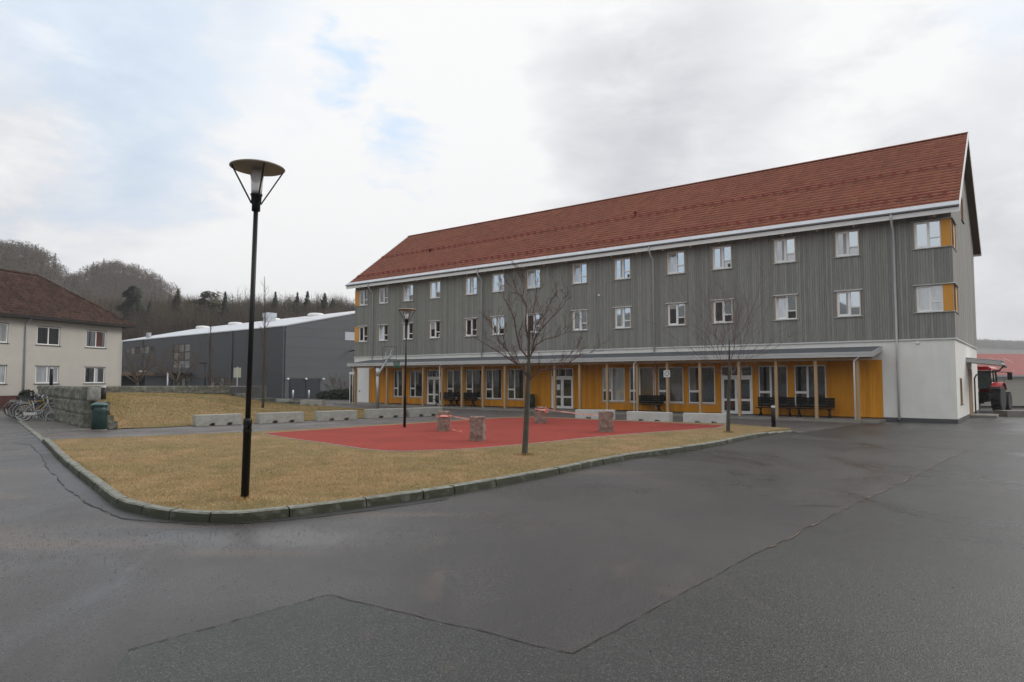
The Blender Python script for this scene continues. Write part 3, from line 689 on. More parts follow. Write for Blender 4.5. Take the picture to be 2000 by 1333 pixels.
# ground-floor cladding
mb = MB(); mb.bx(0, 3.037, -.035, 0, .2, ZB - .06); mb.bx(0.0, .035, -BW, -.036, .2, ZB - .06); mb.bx(-.001 + 0, 0.0, -.03, 0, .2, .21)
mb.bx(3.0371, 40.9, -.035, -.004, 3.0, ZB - .06); mb.bx(40.901, BL, -.035, -.002, 2.95, ZB - .06); mb.bx(42.56, BL, -.035, -.002, .16, 2.949)
mb.bx(BL - .035, BL, -BW, -.036, .16, ZB - .06)
mb.build('rendered_wall', M['render'], main)
mb = boards((3.04, 40.9), .17, lambda x: 2.998, GO, .145, -.03, .026, .006, 3)
o = mb.build('ochre_board_wall', M['orange'], main, kind='stuff')
mb = MB(); mb.bx(-.02, 3.0, -.03, .02, .0, .199); mb.bx(-.02, .03, -BW, -.031, .0, .199); mb.build('plinth', M['plinth'], main)
# upper cladding
mb = boards((0, BL), ZB + .03, lambda x: ZE + .25, openings + CORN, .115, -.055, .045, .009, 5)
mb.build('board_cladding', M['cladding'], main, kind='stuff')
GOP = [(-1.95, -.0, z0, z1) for z0, z1 in ROWS] + [(-6.6, -5.5, 10.55, 11.9)]
mb = boards((-BW, -.056), ZB + .03, lambda y: roof_z(y) - .28, GOP, .135, .0 + .015, .045, .012, 6, axis='y', flip=-1)
mb.build('gable_cladding', M['gablewood'], main, kind='stuff')
mb = boards((-BW, -.056), ZB + .03, lambda y: roof_z(y) - .28, [], .135, BL - .015, .045, .012, 6, axis='y', flip=1)
mb.build('gable_cladding', M['gablewood'], main, kind='stuff')
for gx in (.03, BL - .1):
    mb = MB(); mb.prof([(-BW + .1, ZE), (-.1, ZE), (-.1, 9.9), (RY, RZ - .45), (-BW + .1, 9.9)], gx, gx + .07); mb.build('gable_core', M['dark'], main)
mb = MB(); mb.prof([(-.05, ZB - .06), (.05, ZB - .06), (.05, ZB - .03), (-.02, ZB + .03), (-.05, ZB + .03)], -.05, BL + .05)
mb.bx(-.06, .0, -BW - .05, -.0505, ZB - .055, ZB + .02); mb.bx(BL, BL + .06, -BW - .05, -.0505, ZB - .055, ZB + .02)
mb.build('band_flashing', M['fascia'], main)

# windows ----------------------------------------------------------
def ring(mb, x0, x1, z0, z1, w, y0, y1, m=0):
    mb.bx(x0, x0 + w, y0, y1, z0, z1, m); mb.bx(x1 - w, x1, y0, y1, z0, z1, m)
    mb.bx(x0 + w, x1 - w, y0, y1, z0, z0 + w, m); mb.bx(x0 + w, x1 - w, y0, y1, z1 - w, z1, m)
MESH = {}
def make_upper():
    w, h = WW, 1.31
    mb = MB(); x0, x1 = -w / 2, w / 2
    for a, b in ((x0 + .001, x0 + .022), (x1 - .022, x1 - .001)): mb.bx(a, b, -.16, .004, .001, h - .001)
    mb.bx(x0 + .022, x1 - .022, -.16, .003, h - .02, h - .001); MESH['reveal'] = mb.mesh('window_reveal', M['glulam'])
    mb = MB(); ring(mb, x0 + .022, x1 - .022, .02, h - .02, .05, -.13, -.04)
    xm = x0 + .45 * w                                  # narrow light at low x, opening sash at high x
    mb.bx(xm - .03, xm + .03, -.128, -.038, .07, h - .07)
    mb.bx(x0 + .067, xm - .03, -.126, -.042, .43, .49)
    MESH['wframe'] = mb.mesh('window_frame', M['white'])
    mb = MB(); mb.bx(x0 + .067, xm - .03, -.115, -.105, .49, h - .065); MESH['p1'] = (x0, xm, h)
    MESH['pane_top'] = mb.mesh('pane', M['gdark'])
    mb = MB(); mb.bx(x0 + .067, xm - .03, -.115, -.105, .065, .44); MESH['pane_low'] = mb.mesh('pane', M['gdark'])
    # sash, origin at its lower edge so that it can be tilted
    sw = (x1 - .067) - (xm + .03); sh = h - .13
    mb = MB(); ring(mb, 0, sw, 0, sh, .062, -.03, .025); MESH['sash'] = mb.mesh('sash', M['white']); MESH['sash_at'] = (xm + .03, -.075, .065)
    mb = MB(); mb.bx(.05, sw - .05, -.01, .0, .05, sh - .05); MESH['spane'] = mb.mesh('pane', M['gdark'])
    mb = MB(); mb.prof([(-.06, .0), (.06, -.035), (.06, -.015), (-.06, .019)], x0 - .10, x1 + .10); MESH['sill'] = mb.mesh('sill', M['fascia'])
    mb = MB(); mb.prof([(.0, h + .0), (.075, h - .025), (.075, h + .0), (.0, h + .045)], x0 - .10, x1 + .10); MESH['head'] = mb.mesh('head_flashing', M['fascia'])
    mb = MB(); mb.bx(x0, x1, -.9, -.89, 0, h); mb.bx(x0 - .01, x0, -.89, -.15, 0, h); mb.bx(x1, x1 + .01, -.89, -.15, 0, h); mb.bx(x0, x1, -.89, -.15, -.01, 0); mb.bx(x0, x1, -.89, -.15, h, h + .01)
    MESH['room'] = mb.mesh('dark_room', M['dark'])
make_upper()
WR = random.Random(17)
def withmat(me, m):
    k = me.name + m.name
    if k not in MESH: MESH[k] = me.copy(); MESH[k].materials[0] = m
    return MESH[k]
def upper_window(u, z, g_sash, g_top, g_low, tilt=0, label=None, w_extra=None):
    wroot = inst('window', MESH['wframe'], main, (u, 0, z))
    inst('reveal', MESH['reveal'], wroot); inst('sill', MESH['sill'], wroot); inst('head_flashing', MESH['head'], wroot); inst('room_recess', MESH['room'], wroot)
    inst('pane', withmat(MESH['pane_top'], M[g_top]), wroot); inst('pane', withmat(MESH['pane_low'], M[g_low]), wroot)
    if tilt == 2: rot = (0, 0, R(28))
    else: rot = (R(7.5) if tilt else 0, 0, 0)
    inst('sash', MESH['sash'], wroot, MESH['sash_at'], rot); inst('pane', withmat(MESH['spane'], M[g_sash]), wroot, MESH['sash_at'], rot)
    if label: wroot['label'] = label
    q = WR.random(); sx, sy, sz = MESH['sash_at']
    if not tilt:
        if q < .35: a_ = WR.uniform(.08, .2); MB().bx(sx + .062, sx + .062 + a_, sy + .001, sy + .002, sz + .062, 1.31 - .13).build('curtain', M['curtain'], wroot)
        elif q < .5: MB().bx(sx + .062, sx + .43, sy + .001, sy + .002, 1.31 - .13 - WR.uniform(.15, .5), 1.31 - .13).build('blind', M['curtain'], wroot)
        if WR.random() < .3: MB().bx(-.45, -.3, -.104, -.103, .07, .07 + WR.uniform(.1, .25)).build('sill_object', M[WR.choice(['curtain', 'brownblind', 'ink'])], wroot)
    return wroot
#        upper row: sash, top, low, tilt      /  lower row
UP = [('gdark', 'gdark', 'gdark', 0), ('gdark', 'gdark', 'gdark', 0), ('gcurt', 'gsky', 'gdark', 1), ('gsky', 'gsky', 'gdark', 0), ('gsky', 'gsky', 'gsky', 0), ('gsky', 'gsky', 'gcurt', 0), ('gcurt', 'gsky', 'gsky', 1),
      ('gcurt', 'gsky', 'gsky', 1), ('gsky', 'gsky', 'gsky', 0), ('gcurt', 'gsky', 'gsky', 1), ('gsky', 'gsky', 'gcurt', 0), ('gcurt', 'gsky', 'gcurt', 0), ('gcurt', 'gsky', 'gcurt', 0)]
LO = [('gdark', 'gdark', 'gdark', 0), ('gcurt', 'gdark', 'gdark', 1), ('gdark', 'gdark', 'gdark', 0), ('gdark', 'gdark', 'gdark', 0), ('gdark', 'gdark', 'gdark', 0), ('gsky', 'gsky', 'gdark', 0), ('gdark', 'gsky', 'gsky', 2),
      ('gsky', 'gsky', 'gsky', 0), ('gsky', 'gsky', 'gsky', 0), ('gdark', 'gsky', 'gdark', 0), ('gdark', 'gsky', 'gdark', 0), ('gcurt', 'gsky', 'gdark', 1), ('gsky', 'gsky', 'gsky', 0)]
for i, u in enumerate(upper_u):
    upper_window(u, ROWS[1][0], *UP[i]); upper_window(u, ROWS[0][0], *LO[i])
# corner windows with ochre corner panels
for k, (z0, z1) in enumerate(ROWS):
    h = z1 - z0
    mb = MB(); ring(mb, .40, 1.49, z0 + .02, z1 - .02, .05, -.15, -.05); mb.bx(.86, .92, -.148, -.048, z0 + .07, z1 - .07); mb.bx(.45, .86, -.146, -.052, z0 + .46, z0 + .51)
    w = mb.build('corner_window', M['white'], main)
    for a, b, c, d in ((.45, .86, z0 + .51, z1 - .07), (.45, .86, z0 + .07, z0 + .46)): MB().bx(a, b, -.11, -.10, c, d).build('pane', M['gsky' if k else 'gcurt'], w)
    mb = MB(); ring(mb, .92, 1.44, z0 + .07, z1 - .07, .05, -.14, -.06); mb.build('sash', M['white'], w)
    MB().bx(.97, 1.39, -.11, -.10, z0 + .12, z1 - .12).build('pane', M['gsky' if k else 'gcurt'], w)
    mb = MB(); mb.bx(1.49, 1.4995, -.15, .0, z0, z1); mb.build('reveal', M['glulam'], w)
    mb = MB(); mb.prof([(-.06, z0 + .002), (.06, z0 - .03), (.06, z0 - .01), (-.06, z0 + .019)], -.06, 1.62); mb.bx(-.07, -.0, -1.99, -.061, z0 - .02, z0 + .0015); mb.build('sill', M['fascia'], w)
    mb = MB(); mb.prof([(-.05, z1 + .0), (.09, z1 - .02), (.09, z1 + .005), (-.05, z1 + .04)], -.09, 1.62); mb.bx(-.10, -.0, -1.99, -.051, z1 + .0, z1 + .03); mb.build('head_flashing', M['fascia'], w)
    mb = MB(); mb.bx(.0, .39, -.09, -.005, z0 + .02, z1 - .002); mb.bx(-.0, .02, -.30, -.091, z0 + .02, z1 - .002); mb.bx(.02, 1.5, -.6, -.59, z0, z1)
    mb.bx(.0, .03, -1.95, -1.25, z0 + .02, z1 - .002); mb.build('corner_panel', M['yellow'], w)
    mb = MB(); mb.bx(-.012, .012, -.02, .012, z0 + .02, z1 - .0); mb.build('corner_trim', M['glulam'], w)
    mb = MB()
    for a in (-.36, -.78, -1.24): mb.bx(.0, .05, a - .05, a, z0 + .02, z1 - .02)
    mb.bx(.002, .05, -1.24, -.3, z0 + .021, z0 + .07); mb.bx(.002, .05, -1.24, -.3, z1 - .07, z1 - .021); mb.build('side_frame', M['brownwood'], w)
    MB().bx(.03, .04, -1.24, -.36, z0 + .07, z1 - .07).build('pane', M['gsky'], w)
mb = MB(); ring(mb, 0, 1, 0, 1, .1, 0, .1); 
# high gable window
mb = MB()
for a, b in ((-6.6, -6.52), (-5.58, -5.5)): mb.bx(-.05, .04, a, b, 10.55, 11.9)
mb.bx(-.05, .04, -6.52, -5.58, 10.55, 10.63); mb.bx(-.05, .04, -6.52, -5.58, 11.82, 11.9)
w = mb.build('gable_window', M['brownwood'], main); MB().bx(.01, .02, -6.52, -5.58, 10.63, 11.82).build('pane', M['gsky'], w); MB().bx(-.09, .0, -6.68, -5.42, 10.50, 10.548).build('sill', M['plinth'], w)
# ground-floor windows
for i, (a, b) in enumerate(gf_win):
    z0, z1 = .68, 2.79; xm = b - .42 * (b - a) if i >= 2 else b - .38 * (b - a)
    mb = MB(); ring(mb, a + .005, b - .005, z0 + .005, z1 - .005, .06, -.12, -.045); mb.bx(xm - .05, xm + .05, -.119, -.043, z0 + .065, z1 - .065)
    mb.bx(xm + .05, b - .065, -.118, -.044, z0 + .62, z0 + .74)
    w = mb.build('ground_window', M['white'], main)
    gm = {6: ('gcurt', 'gcurt'), 7: ('gbrown', 'gbrown'), 8: ('gbrown', 'gground'), 9: ('gground', 'gbrown')}.get(i, ('gground', 'gground'))
    MB().bx(a + .065, xm - .05, -.09, -.08, z0 + .065, z1 - .065).build('pane', M[gm[0]], w)
    MB().bx(xm + .05, b - .065, -.09, -.08, z0 + .74, z1 - .065).build('pane', M[gm[1]], w); MB().bx(xm + .05, b - .065, -.09, -.08, z0 + .065, z0 + .62).build('pane', M['gground'], w)
    MB().prof([(-.045, z0 - .02), (.05, z0 - .06), (.05, z0 - .04), (-.045, z0 + .0)], a - .1, b + .1).build('sill', M['fascia'], w)
for i, (a, b) in enumerate(gf_door):
    z0, zt, z1 = .15, 2.14, 2.79
    mb = MB(); ring(mb, a + .004, b - .004, z0, z1 - .004, .06, -.12, -.04); mb.bx(a + .064, b - .064, -.118, -.038, zt, zt + .13); c = (a + b) / 2
    w = mb.build('double_door', M['white'], main)
    mb = MB()
    for k in (1, 2): x = a + .064 + (b - a - .128) * k / 3; mb.bx(x - .02, x + .02, -.117, -.045, zt + .13, z1 - .064)
    mb.build('transom_bars', M['white'], w); MB().bx(a + .064, b - .064, -.09, -.085, zt + .13, z1 - .064).build('pane', M['gground'], w)
    for x0, x1 in ((a + .066, c - .004), (c + .004, b - .066)):
        mb = MB(); ring(mb, x0, x1, z0 + .06, zt - .004, .10, -.11, -.035); mb.bx(x0 + .1, x1 - .1, -.108, -.037, .85, .97); mb.build('door_leaf', M['white'], w)
        MB().bx(x0 + .1, x1 - .1, -.08, -.07, z0 + .16, .85).build('pane', M['gground'], w); MB().bx(x0 + .1, x1 - .1, -.08, -.07, .97, zt - .104).build('pane', M['gground'], w)
    MB().tube([(c - .06, .0, 1.0), (c - .06, .035, 1.0), (c - .06, .035, 1.3), (c - .06, .0, 1.3)], .012, 6).build('handle', M['zinc'], w)
    if i == 1: MB().bx(c + .16, c + .42, -.034, -.030, 1.35, 1.72).build('notice', M['signwhite'], w)
mb = MB(); mb.bx(41.0, 42.5, -.07, -.02, .16, 2.94); w = mb.build('white_door', M['white'], main); MB().bx(42.15, 42.2, -.02, .03, 1.0, 1.14).build('handle', M['ink'], w); MB().bx(40.9, 41.0, -.06, .01, .16, 2.94).bx(42.5, 42.6, -.06, .01, .16, 2.94).build('door_frame', M['glulam'], w)
# canopy ------------------------------------------------------------
CU0, CU1, CW = 3.05, 40.8, 2.4
mb = MB(); mb.prof([(.0, 3.665), (CW + .02, 3.335), (CW + .02, 3.305), (.0, 3.635)], CU0, CU1); mb.build('canopy_roof', M['felt'], main)
mb = MB(); mb.prof([(CW, 3.215), (CW + .028, 3.215), (CW + .028, 3.33), (CW, 3.30)], CU0 - .02, CU1 + .02); mb.prof([(CW + .001, 3.09), (CW + .02, 3.09), (CW + .02, 3.208), (CW + .001, 3.208)], CU0 - .02, CU1 + .02)
for x in (CU0 - .045, CU1 + .021): mb.prof([(.0, 3.42), (CW + .02, 3.09), (CW + .02, 3.34), (.0, 3.68)], x, x + .024)
mb.build('canopy_fascia', M['fascia'], main)
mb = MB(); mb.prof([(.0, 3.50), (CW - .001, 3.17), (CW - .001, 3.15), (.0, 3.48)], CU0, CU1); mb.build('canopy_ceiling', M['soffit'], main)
mb = MB(); mb.bx(CU0 + .02, CU1 - .02, 1.96, 2.12, 2.98, 3.17); mb.build('canopy_beam', M['glulam'], main)
posts = [40.25, 36.5, 34.7, 32.6, 30.7, 28.8, 26.88, 24.98, 23.2, 21.0, 19.16, 17.24, 15.28, 13.4, 11.5, 9.37, 7.49, 5.6, 3.74]
pm = MB().bx(-.07, .07, 1.97, 2.11, .135, 2.98).mesh('post', M['glulam']); pf = MB().bx(-.05, .05, 1.99, 2.09, .12, .135).mesh('post_foot', M['zinc'])
for u in posts: p = inst('post', pm, main, (u, 0, 0)); inst('post_foot', pf, p)
mb = MB()
x = CU0 + .5
while x < CU1: mb.prof([(.0, 3.44), (CW - .1, 3.10), (CW - .1, 3.02), (.0, 3.28)], x - .03, x + .03) if False else mb.prof([(.0, 3.475), (CW - .02, 3.145), (CW - .02, 3.05), (.0, 3.36)], x - .03, x + .03); x += .95
mb.build('canopy_rafters', M['brownwood'], main)
mb = MB(); mb.bx(2.92, 42.7, .001, 2.22, 0, .12); mb.bx(3.6, 41, 2.221, 2.40, 0, .06); mb.build('terrace_slab', M['slab'], main)
# pipes
def pipe(name, pts, r, m=M['pipe']): MB().tube(pts, r, 8).build(name, m, main, True)
for u in (40.53, 28.68, 15.15): pipe('downpipe', [(u, .64, 10.0), (u, .64, 9.75), (u, .40, 9.45), (u, .12, 9.25), (u, .10, 3.7)], .048)
pipe('downpipe', [(2.356, .64, 10.0), (2.356, .64, 9.75), (2.356, .4, 9.45), (2.356, .12, 9.25), (2.356, .10, 4.0), (2.356, .10, .1)], .05)
for u in (40.4, 30.84, 15.42, 3.86): pipe('canopy_downpipe', [(u - .25, 2.36, 3.1), (u - .2, 2.3, 3.05), (u - .02, 2.19, 2.93), (u, 2.17, 2.8), (u, 2.17, .13)], .04, M['white'])
for u in (15.12,): pipe('wall_pipe', [(u, .04, .2), (u, .04, 3.3)], .035, M['white'])
# roof --------------------------------------------------------------
X0, X1 = -.42, 43.4
def slab_z(y, off): return roof_z(y) + off
mb = MB(); t = .20
mb.prof([(EY - .02, EZ - t), (EY - .02, EZ), (RY, RZ), (RY, RZ - t)], X0 + .03, X1 - .03); mb.build('roof_deck', M['soffit'], main)
mb = MB(); mb.prof([(RY, RZ - t), (RY, RZ), (-BW - EY, EZ), (-BW - EY, EZ - t)], X0 + .03, X1 - .03); mb.build('rear_roof', M['soffit'], main)
mb = MB(); mb.prof([(RY, RZ + .001), (RY, RZ + .05), (-BW - EY, EZ + .05), (-BW - EY, EZ + .001)], X0 + .03, X1 - .03); mb.build('rear_roof_tiles', M['tile'], main)
for x in (X0, X1 - .028):
    mb = MB()
    mb.prof([(EY + .02, EZ - .30), (EY + .02, EZ + .06), (RY, RZ + .10), (RY, RZ - .26)], x, x + .028); mb.prof([(RY - .0001, RZ - .26), (RY - .0001, RZ + .10), (-BW - EY - .02, EZ + .06), (-BW - EY - .02, EZ - .30)], x, x + .028)
    mb.build('verge_board', M['white'], main)
mb = MB(); mb.bx(X0 + .03, X1 - .03, EY + .0, EY + .028, EZ - .32, EZ - .10); mb.build('eave_fascia', M['white'], main)
mb = MB(); mb.bx(X0 + .03, X1 - .03, -BW - EY - .03, -BW - EY, EZ - .32, EZ - .05); mb.build('rear_fascia', M['white'], main)
# gutter: half pipe
pr = [(EY + .045 + .065 + math.cos(a) * .065, EZ - .01 + math.sin(a) * .065) for a in [math.pi + k * math.pi / 8 for k in range(9)]]
pr2 = [(EY + .11 + math.cos(a) * .06, EZ - .01 + math.sin(a) * .06) for a in [2 * math.pi - k * math.pi / 8 for k in range(9)]]
mb = MB(); mb.prof(pr + pr2, X0, X1); mb.build('gutter', M['zinc'], main, False)
mb = MB(); mb.prof([(EY + .10, EZ + .0), (EY + .10, EZ + .012), (EY - .17, EZ + .012 + .24 * SL + .05), (EY - .17, EZ + .24 * SL + .03)], X0 + .02, X1 - .02)
x = X0 + 1
while x < X1: mb.prof([(EY + .104, EZ + .0), (EY + .104, EZ + .024), (EY - .16, EZ + .02 + .24 * SL + .05), (EY - .16, EZ + .24 * SL + .03)], x, x + .012); x += 1.0
mb.build('eave_flashing', M['zincl'], main)
mb = MB(); u = 1.0
rf = MB().prof([(.50, EZ - .42), (.50, EZ - .22), (-.2, EZ + .28), (-.2, EZ + .06)], -.04, .04).mesh('rafter_end', M['glulam'])
u = .6
while u < 42.6: inst('rafter_end', rf, main, (u, 0, 0)); u += 1.2 * 1.43
# tiles
def roof_tiles(name, O, ux, us, un, nx, ns, tw, tl, m, parent, keep=None, amp=.028):
    O, ux, us, un = (np.array(v, float) for v in (O, ux, us, un))
    xs = np.array([0, .12, .34, .58, .82, 1.0]) * tw; zs = np.array([.4, 1, .75, .1, .0, .4]) * amp
    k = len(xs)
    low = np.stack([xs, np.full(k, -.03), zs + .058], 1); up = np.stack([xs, np.full(k, tl), zs + .004], 1); lip = np.stack([xs, np.full(k, -.026), zs - .012], 1)
    P = np.concatenate([low, up, lip]); F = np.array([[i, i + 1, k + i + 1, k + i] for i in range(k - 1)] + [[2 * k + i, 2 * k + i + 1, i + 1, i] for i in range(k - 1)])
    gi, gj = np.meshgrid(np.arange(nx), np.arange(ns)); off = np.stack([gi.ravel() * tw, gj.ravel() * tl], 1)
    if keep is not None: off = off[keep(off)]
    r = np.random.default_rng(4); Vl = np.repeat(P[None], len(off), 0); Vl[:, :, :2] += off[:, None]; Vl[:, :, 2] += r.uniform(-.002, .004, (len(off), 1)); Vl[:, :, 1] += r.uniform(-.004, .004, (len(off), 1))
    Vw = O + Vl[..., :1] * ux + Vl[..., 1:2] * us + Vl[..., 2:] * un
    return tile_mesh(name, None, F, Vw, m)
sl = Vector((0, RY - EY, RZ - EZ)); sL = sl.length; us = sl / sL; un = Vector((0, -us.z, us.y)) * -1
if un.z < 0: un = -un
nt_ = int(round((X1 - X0 - .06) / .30)); tw = (X1 - X0 - .06) / nt_; ns = 25; tl = (sL - .26) / ns
me = roof_tiles('roof_tiles', (X0 + .03, EY + us.y * .22, EZ + us.z * .22), (1, 0, 0), us, un, nt_, ns, tw, tl, M['tile'], main)
inst('roof_tiles', me, main)['kind'] = 'stuff'
mb = MB(); n = 110
for i in range(n):
    a = X0 + (X1 - X0) * i / n; b = X0 + (X1 - X0) * (i + 1) / n + .03
    pts = [(RY + math.cos(t) * .10, RZ + .045 + math.sin(t) * .075) for t in [k * math.pi / 5 for k in range(6)]]
    mb.prof(pts, a, b)
mb.build('ridge_tiles', M['tile'], main, kind='stuff')
for k, sgo in enumerate((1.15, 4.55)):
    mb = MB(); y = EY + us.y * sgo; z = EZ + us.z * sgo
    i = 0; x = X0 + .6
    while x < X1 - .3:
        mb.prof([(y + .03, z + .03), (y + .03, z + .27), (y - .08, z + .27), (y - .2, z + .15)], x, x + .06)
        mb.bx(x - .06, x + .12, y + .03, y + .07, z + .03, z + .2)
        x += .62
    mb.tube([(X0 + .5, y + .05, z + .24), (X1 - .4, y + .05, z + .24)], .02, 5); mb.build('snow_guard', M['snow'], main, kind='stuff')
for px, s_ in ((18.1, 4.9), (36.9, 4.3)):
    y = EY + us.y * s_; z = EZ + us.z * s_
    MB().lathe([(.075, -.1), (.075, .28), (.11, .28), (.11, .36), (.0, .40)], 14, (px, y, z)).build('roof_vent', M['snow'], main, True)
# small fittings
for z0, z1 in ROWS:
    MB().bx(42.41, BL + .02, -.04, -.004 + .0, z0 + .02, z1 - .002).build('corner_panel', M['yellow'], main)
MB().lathe([(.05, 0), (.07, .03), (.06, .09), (.0, .11)], 12, (1.5, .06, 3.72)).build('outdoor_sensor', M['white'], main)
MB().bx(18.9, 19.02, 0, .06, 7.35, 7.47).build('outdoor_sensor', M['white'], main)
# gable end: slit window, door, side canopy
mb = MB(); 
for a, b in ((-2.5, -2.42), (-1.78, -1.7)): mb.bx(-.03, .02, a, b, .85, 2.1)
mb.bx(-.03, .02, -2.42, -1.78, .85, .92); mb.bx(-.03, .02, -2.42, -1.78, 2.03, 2.1)
w = mb.build('side_window', M['brownwood'], main); MB().bx(-.004, -.001, -2.42, -1.78, .92, 2.03).build('pane', M['gsky'], w); MB().bx(-.06, -.0, -2.56, -1.64, .80, .849).build('sill', M['soffit'], w)
mb = MB(); mb.bx(-.05, -.001, -8.3, -8.1, .15, 2.6); mb.bx(-.05, -.001, -6.8, -6.6, .15, 2.6); mb.bx(-.05, -.001, -8.1, -6.8, 2.4, 2.6); w = mb.build('side_door_frame', M['glulam'], main); MB().bx(-.03, -.0012, -8.1, -6.8, .15, 2.4).build('side_door', M['brownwood'], w)
mb = MB(); mb.prof([(-9.0, 2.95), (-5.5, 2.95), (-5.5, 3.0), (-9.0, 3.0)], -1.5, -.0)
mb.v = [(x, y, z - (-x) * .12) for x, y, z in mb.v]; mb.build('side_canopy_ceiling', M['glulam'], main)
mb = MB(); mb.bx(-1.53, -1.5, -9.05, -5.45, 2.68, 2.92)
q = MB(); q.bx(-1.5, 0, -5.5, -5.47, 2.95, 3.16); q.bx(-1.5, 0, -9.03, -9.0, 2.95, 3.16); q.bx(-1.55, .0, -9.05, -5.45, 3.17, 3.2); q.v = [(x, y, z - (-x) * .12) for x, y, z in q.v]; mb.add(q.v, q.f)
mb.build('side_canopy', M['fascia'], main)
mb = MB(); mb.tube([(-1.58, -9.0, 2.74), (-1.58, -5.4, 2.74)], .06, 8); mb.tube([(-1.58, -5.6, 2.7), (-1.4, -5.9, 2.5), (-.2, -9.1, 2.3), (-.1, -9.2, 2.1), (-.1, -9.2, .1)], .04, 8); mb.build('side_gutter', M['plinth'], main, True)
mb = MB(); mb.bx(-1.2, -.021, -8.6, -6.4, 0, .14); mb.build('side_step', M['slab'], main)
# porch at the far gable
mb = MB(); mb.bx(BL + .05, BL + .95, -1.6, -.25, 2.5, 2.7); mb.build('porch_roof', M['white'], main)
mb = MB(); mb.bx(BL + .85, BL + .93, -.35, -.27, .0, 2.5); mb.bx(BL + .05, BL + .12, -.35, -.27, .0, 2.5); mb.build('porch_post', M['white'], main); MB().bx(BL + .12, BL + .85, -.34, -.3, .02, 2.49).build('porch_glass', M['gdark'], main)

def L2W(u, w, z=0):                                  # main-building frame -> world
    c, s = math.cos(BANG), math.sin(BANG)
    return Vector((BC.x + u * c - w * s, BC.y + u * s + w * c, z))
# benches under the canopy, bins, sign on a post ------------------------------------
def make_bench():
    root = empty('bench', (0, 0, 0)); L_ = 1.85
    for i in range(4): MB().bx(-L_ / 2, L_ / 2, .06 + i * .11, .163 + i * .11, .43, .465).build('seat_slat', M['benchwood'], root)
    for i in range(4): MB().bx(-L_ / 2, L_ / 2, .0, .03, .50 + i * .125, .618 + i * .125).build('back_slat', M['benchwood'], root)
    for x in (-L_ / 2 + .2, L_ / 2 - .2):
        mb = MB(); mb.beam((x, .5, 0), (x, .12, .44), .05, .06); mb.beam((x, .0, 0), (x, .42, .44), .05, .06); mb.beam((x, .02, .4), (x, -.03, .95), .05, .05); mb.beam((x, .0, .41), (x, .5, .41), .05, .05)
        mb.build('bench_leg', M['black'], root)
    CH[root.name] = kids(root); return root
b0 = make_bench()
BL_ = ['black slatted bench against the wall below the third long window from the left, left of the glazed door group', 'black slatted bench left of the fourth long window, next to the pipe on a wooden post',
       'black slatted bench standing before the brown curtained window by the round white pipe', 'black slatted bench just right of the white double door nearest the tree', 'black slatted bench furthest right, before the last ground floor window']
for i, u in enumerate((31.5, 29.5, 15.2, 7.95, 6.0)):
    o = b0 if i == 0 else copy_tree(b0)
    o.location = L2W(u, .62 if i > 1 else .7, .12); o.rotation_euler = (0, 0, BANG + (R(4) if i % 2 else R(-3)))
    tag(o, ['black slatted bench under the canopy, leftmost of all benches', 'black slatted bench under the canopy, second from the left, beside the first bench', 'black slatted bench before the brown curtained window, behind the white concrete barriers',
            'black slatted bench just right of the white double door nearest the small tree', 'black slatted bench furthest right, before the last ground floor window'][i], 'bench', 'benches under the canopy')
def make_bin(name, loc, s, label, hole):
    root = empty(name, loc, 0, label, 'litter bin', 'green litter bins'); root.scale = (s, s, s)
    MB().lathe([(.27, 0), (.27, .06), (.0, .061)], 28).build('base', M['slab'], root, True)
    mb = MB(); mb.lathe([(.26, .062), (.27, .07), (.275, .5), (.28, .78), (.28, .80), (.265, .80), (.255, .97), (.26, .975)], 32); mb.build('drum', M['green'], root, True)
    MB().lathe([(.29, .965), (.295, 1.0), (.24, 1.05), (.12, 1.075), (.0, 1.08)], 32).build('lid', M['greenlid'], root, True)
    a = hole; c = Vector((math.cos(a) * .262, math.sin(a) * .262, .88)); t = Vector((-math.sin(a), math.cos(a), 0))
    MB().beam(c - t * .11, c + t * .11, .03, .12).build('slot', M['dark'], root)
    return root
make_bin('litter_bin', gnd(193, 842), 1.03, 'dark green round litter bin standing beside the end of the granite wall', math.atan2(-1, -.5) - .3)
bb = L2W(24.0, .45, .12); make_bin('litter_bin', bb, .9, 'dark green litter bin against the ochre wall left of the middle double door', 3)
# assembly point sign
sg = empty('assembly_sign', L2W(13.4, 2.12, 2.36), BANG, 'small white square assembly point sign with four green arrows on a canopy post', 'sign')
MB().bx(-.19, .19, .0, .012, -.19, .19).build('sign_board', M['signwhite'], sg)
mb = MB()
for a in range(4):
    Mx = Matrix.Rotation(R(90 * a), 4, 'Y')
    mb.add([Mx @ Vector(p) for p in ((-.05, .014, .14), (.05, .014, .14), (.05, .014, .10), (0, .014, .05), (-.05, .014, .10))], [(4, 3, 2, 1, 0)])
    mb.add([Mx @ Vector(p) for p in ((.13, .014, .15), (.15, .014, .13), (.09, .014, .07), (.07, .014, .09))], [(0, 1, 2, 3)])
mb.build('green_arrows', M['signgreen'], sg)

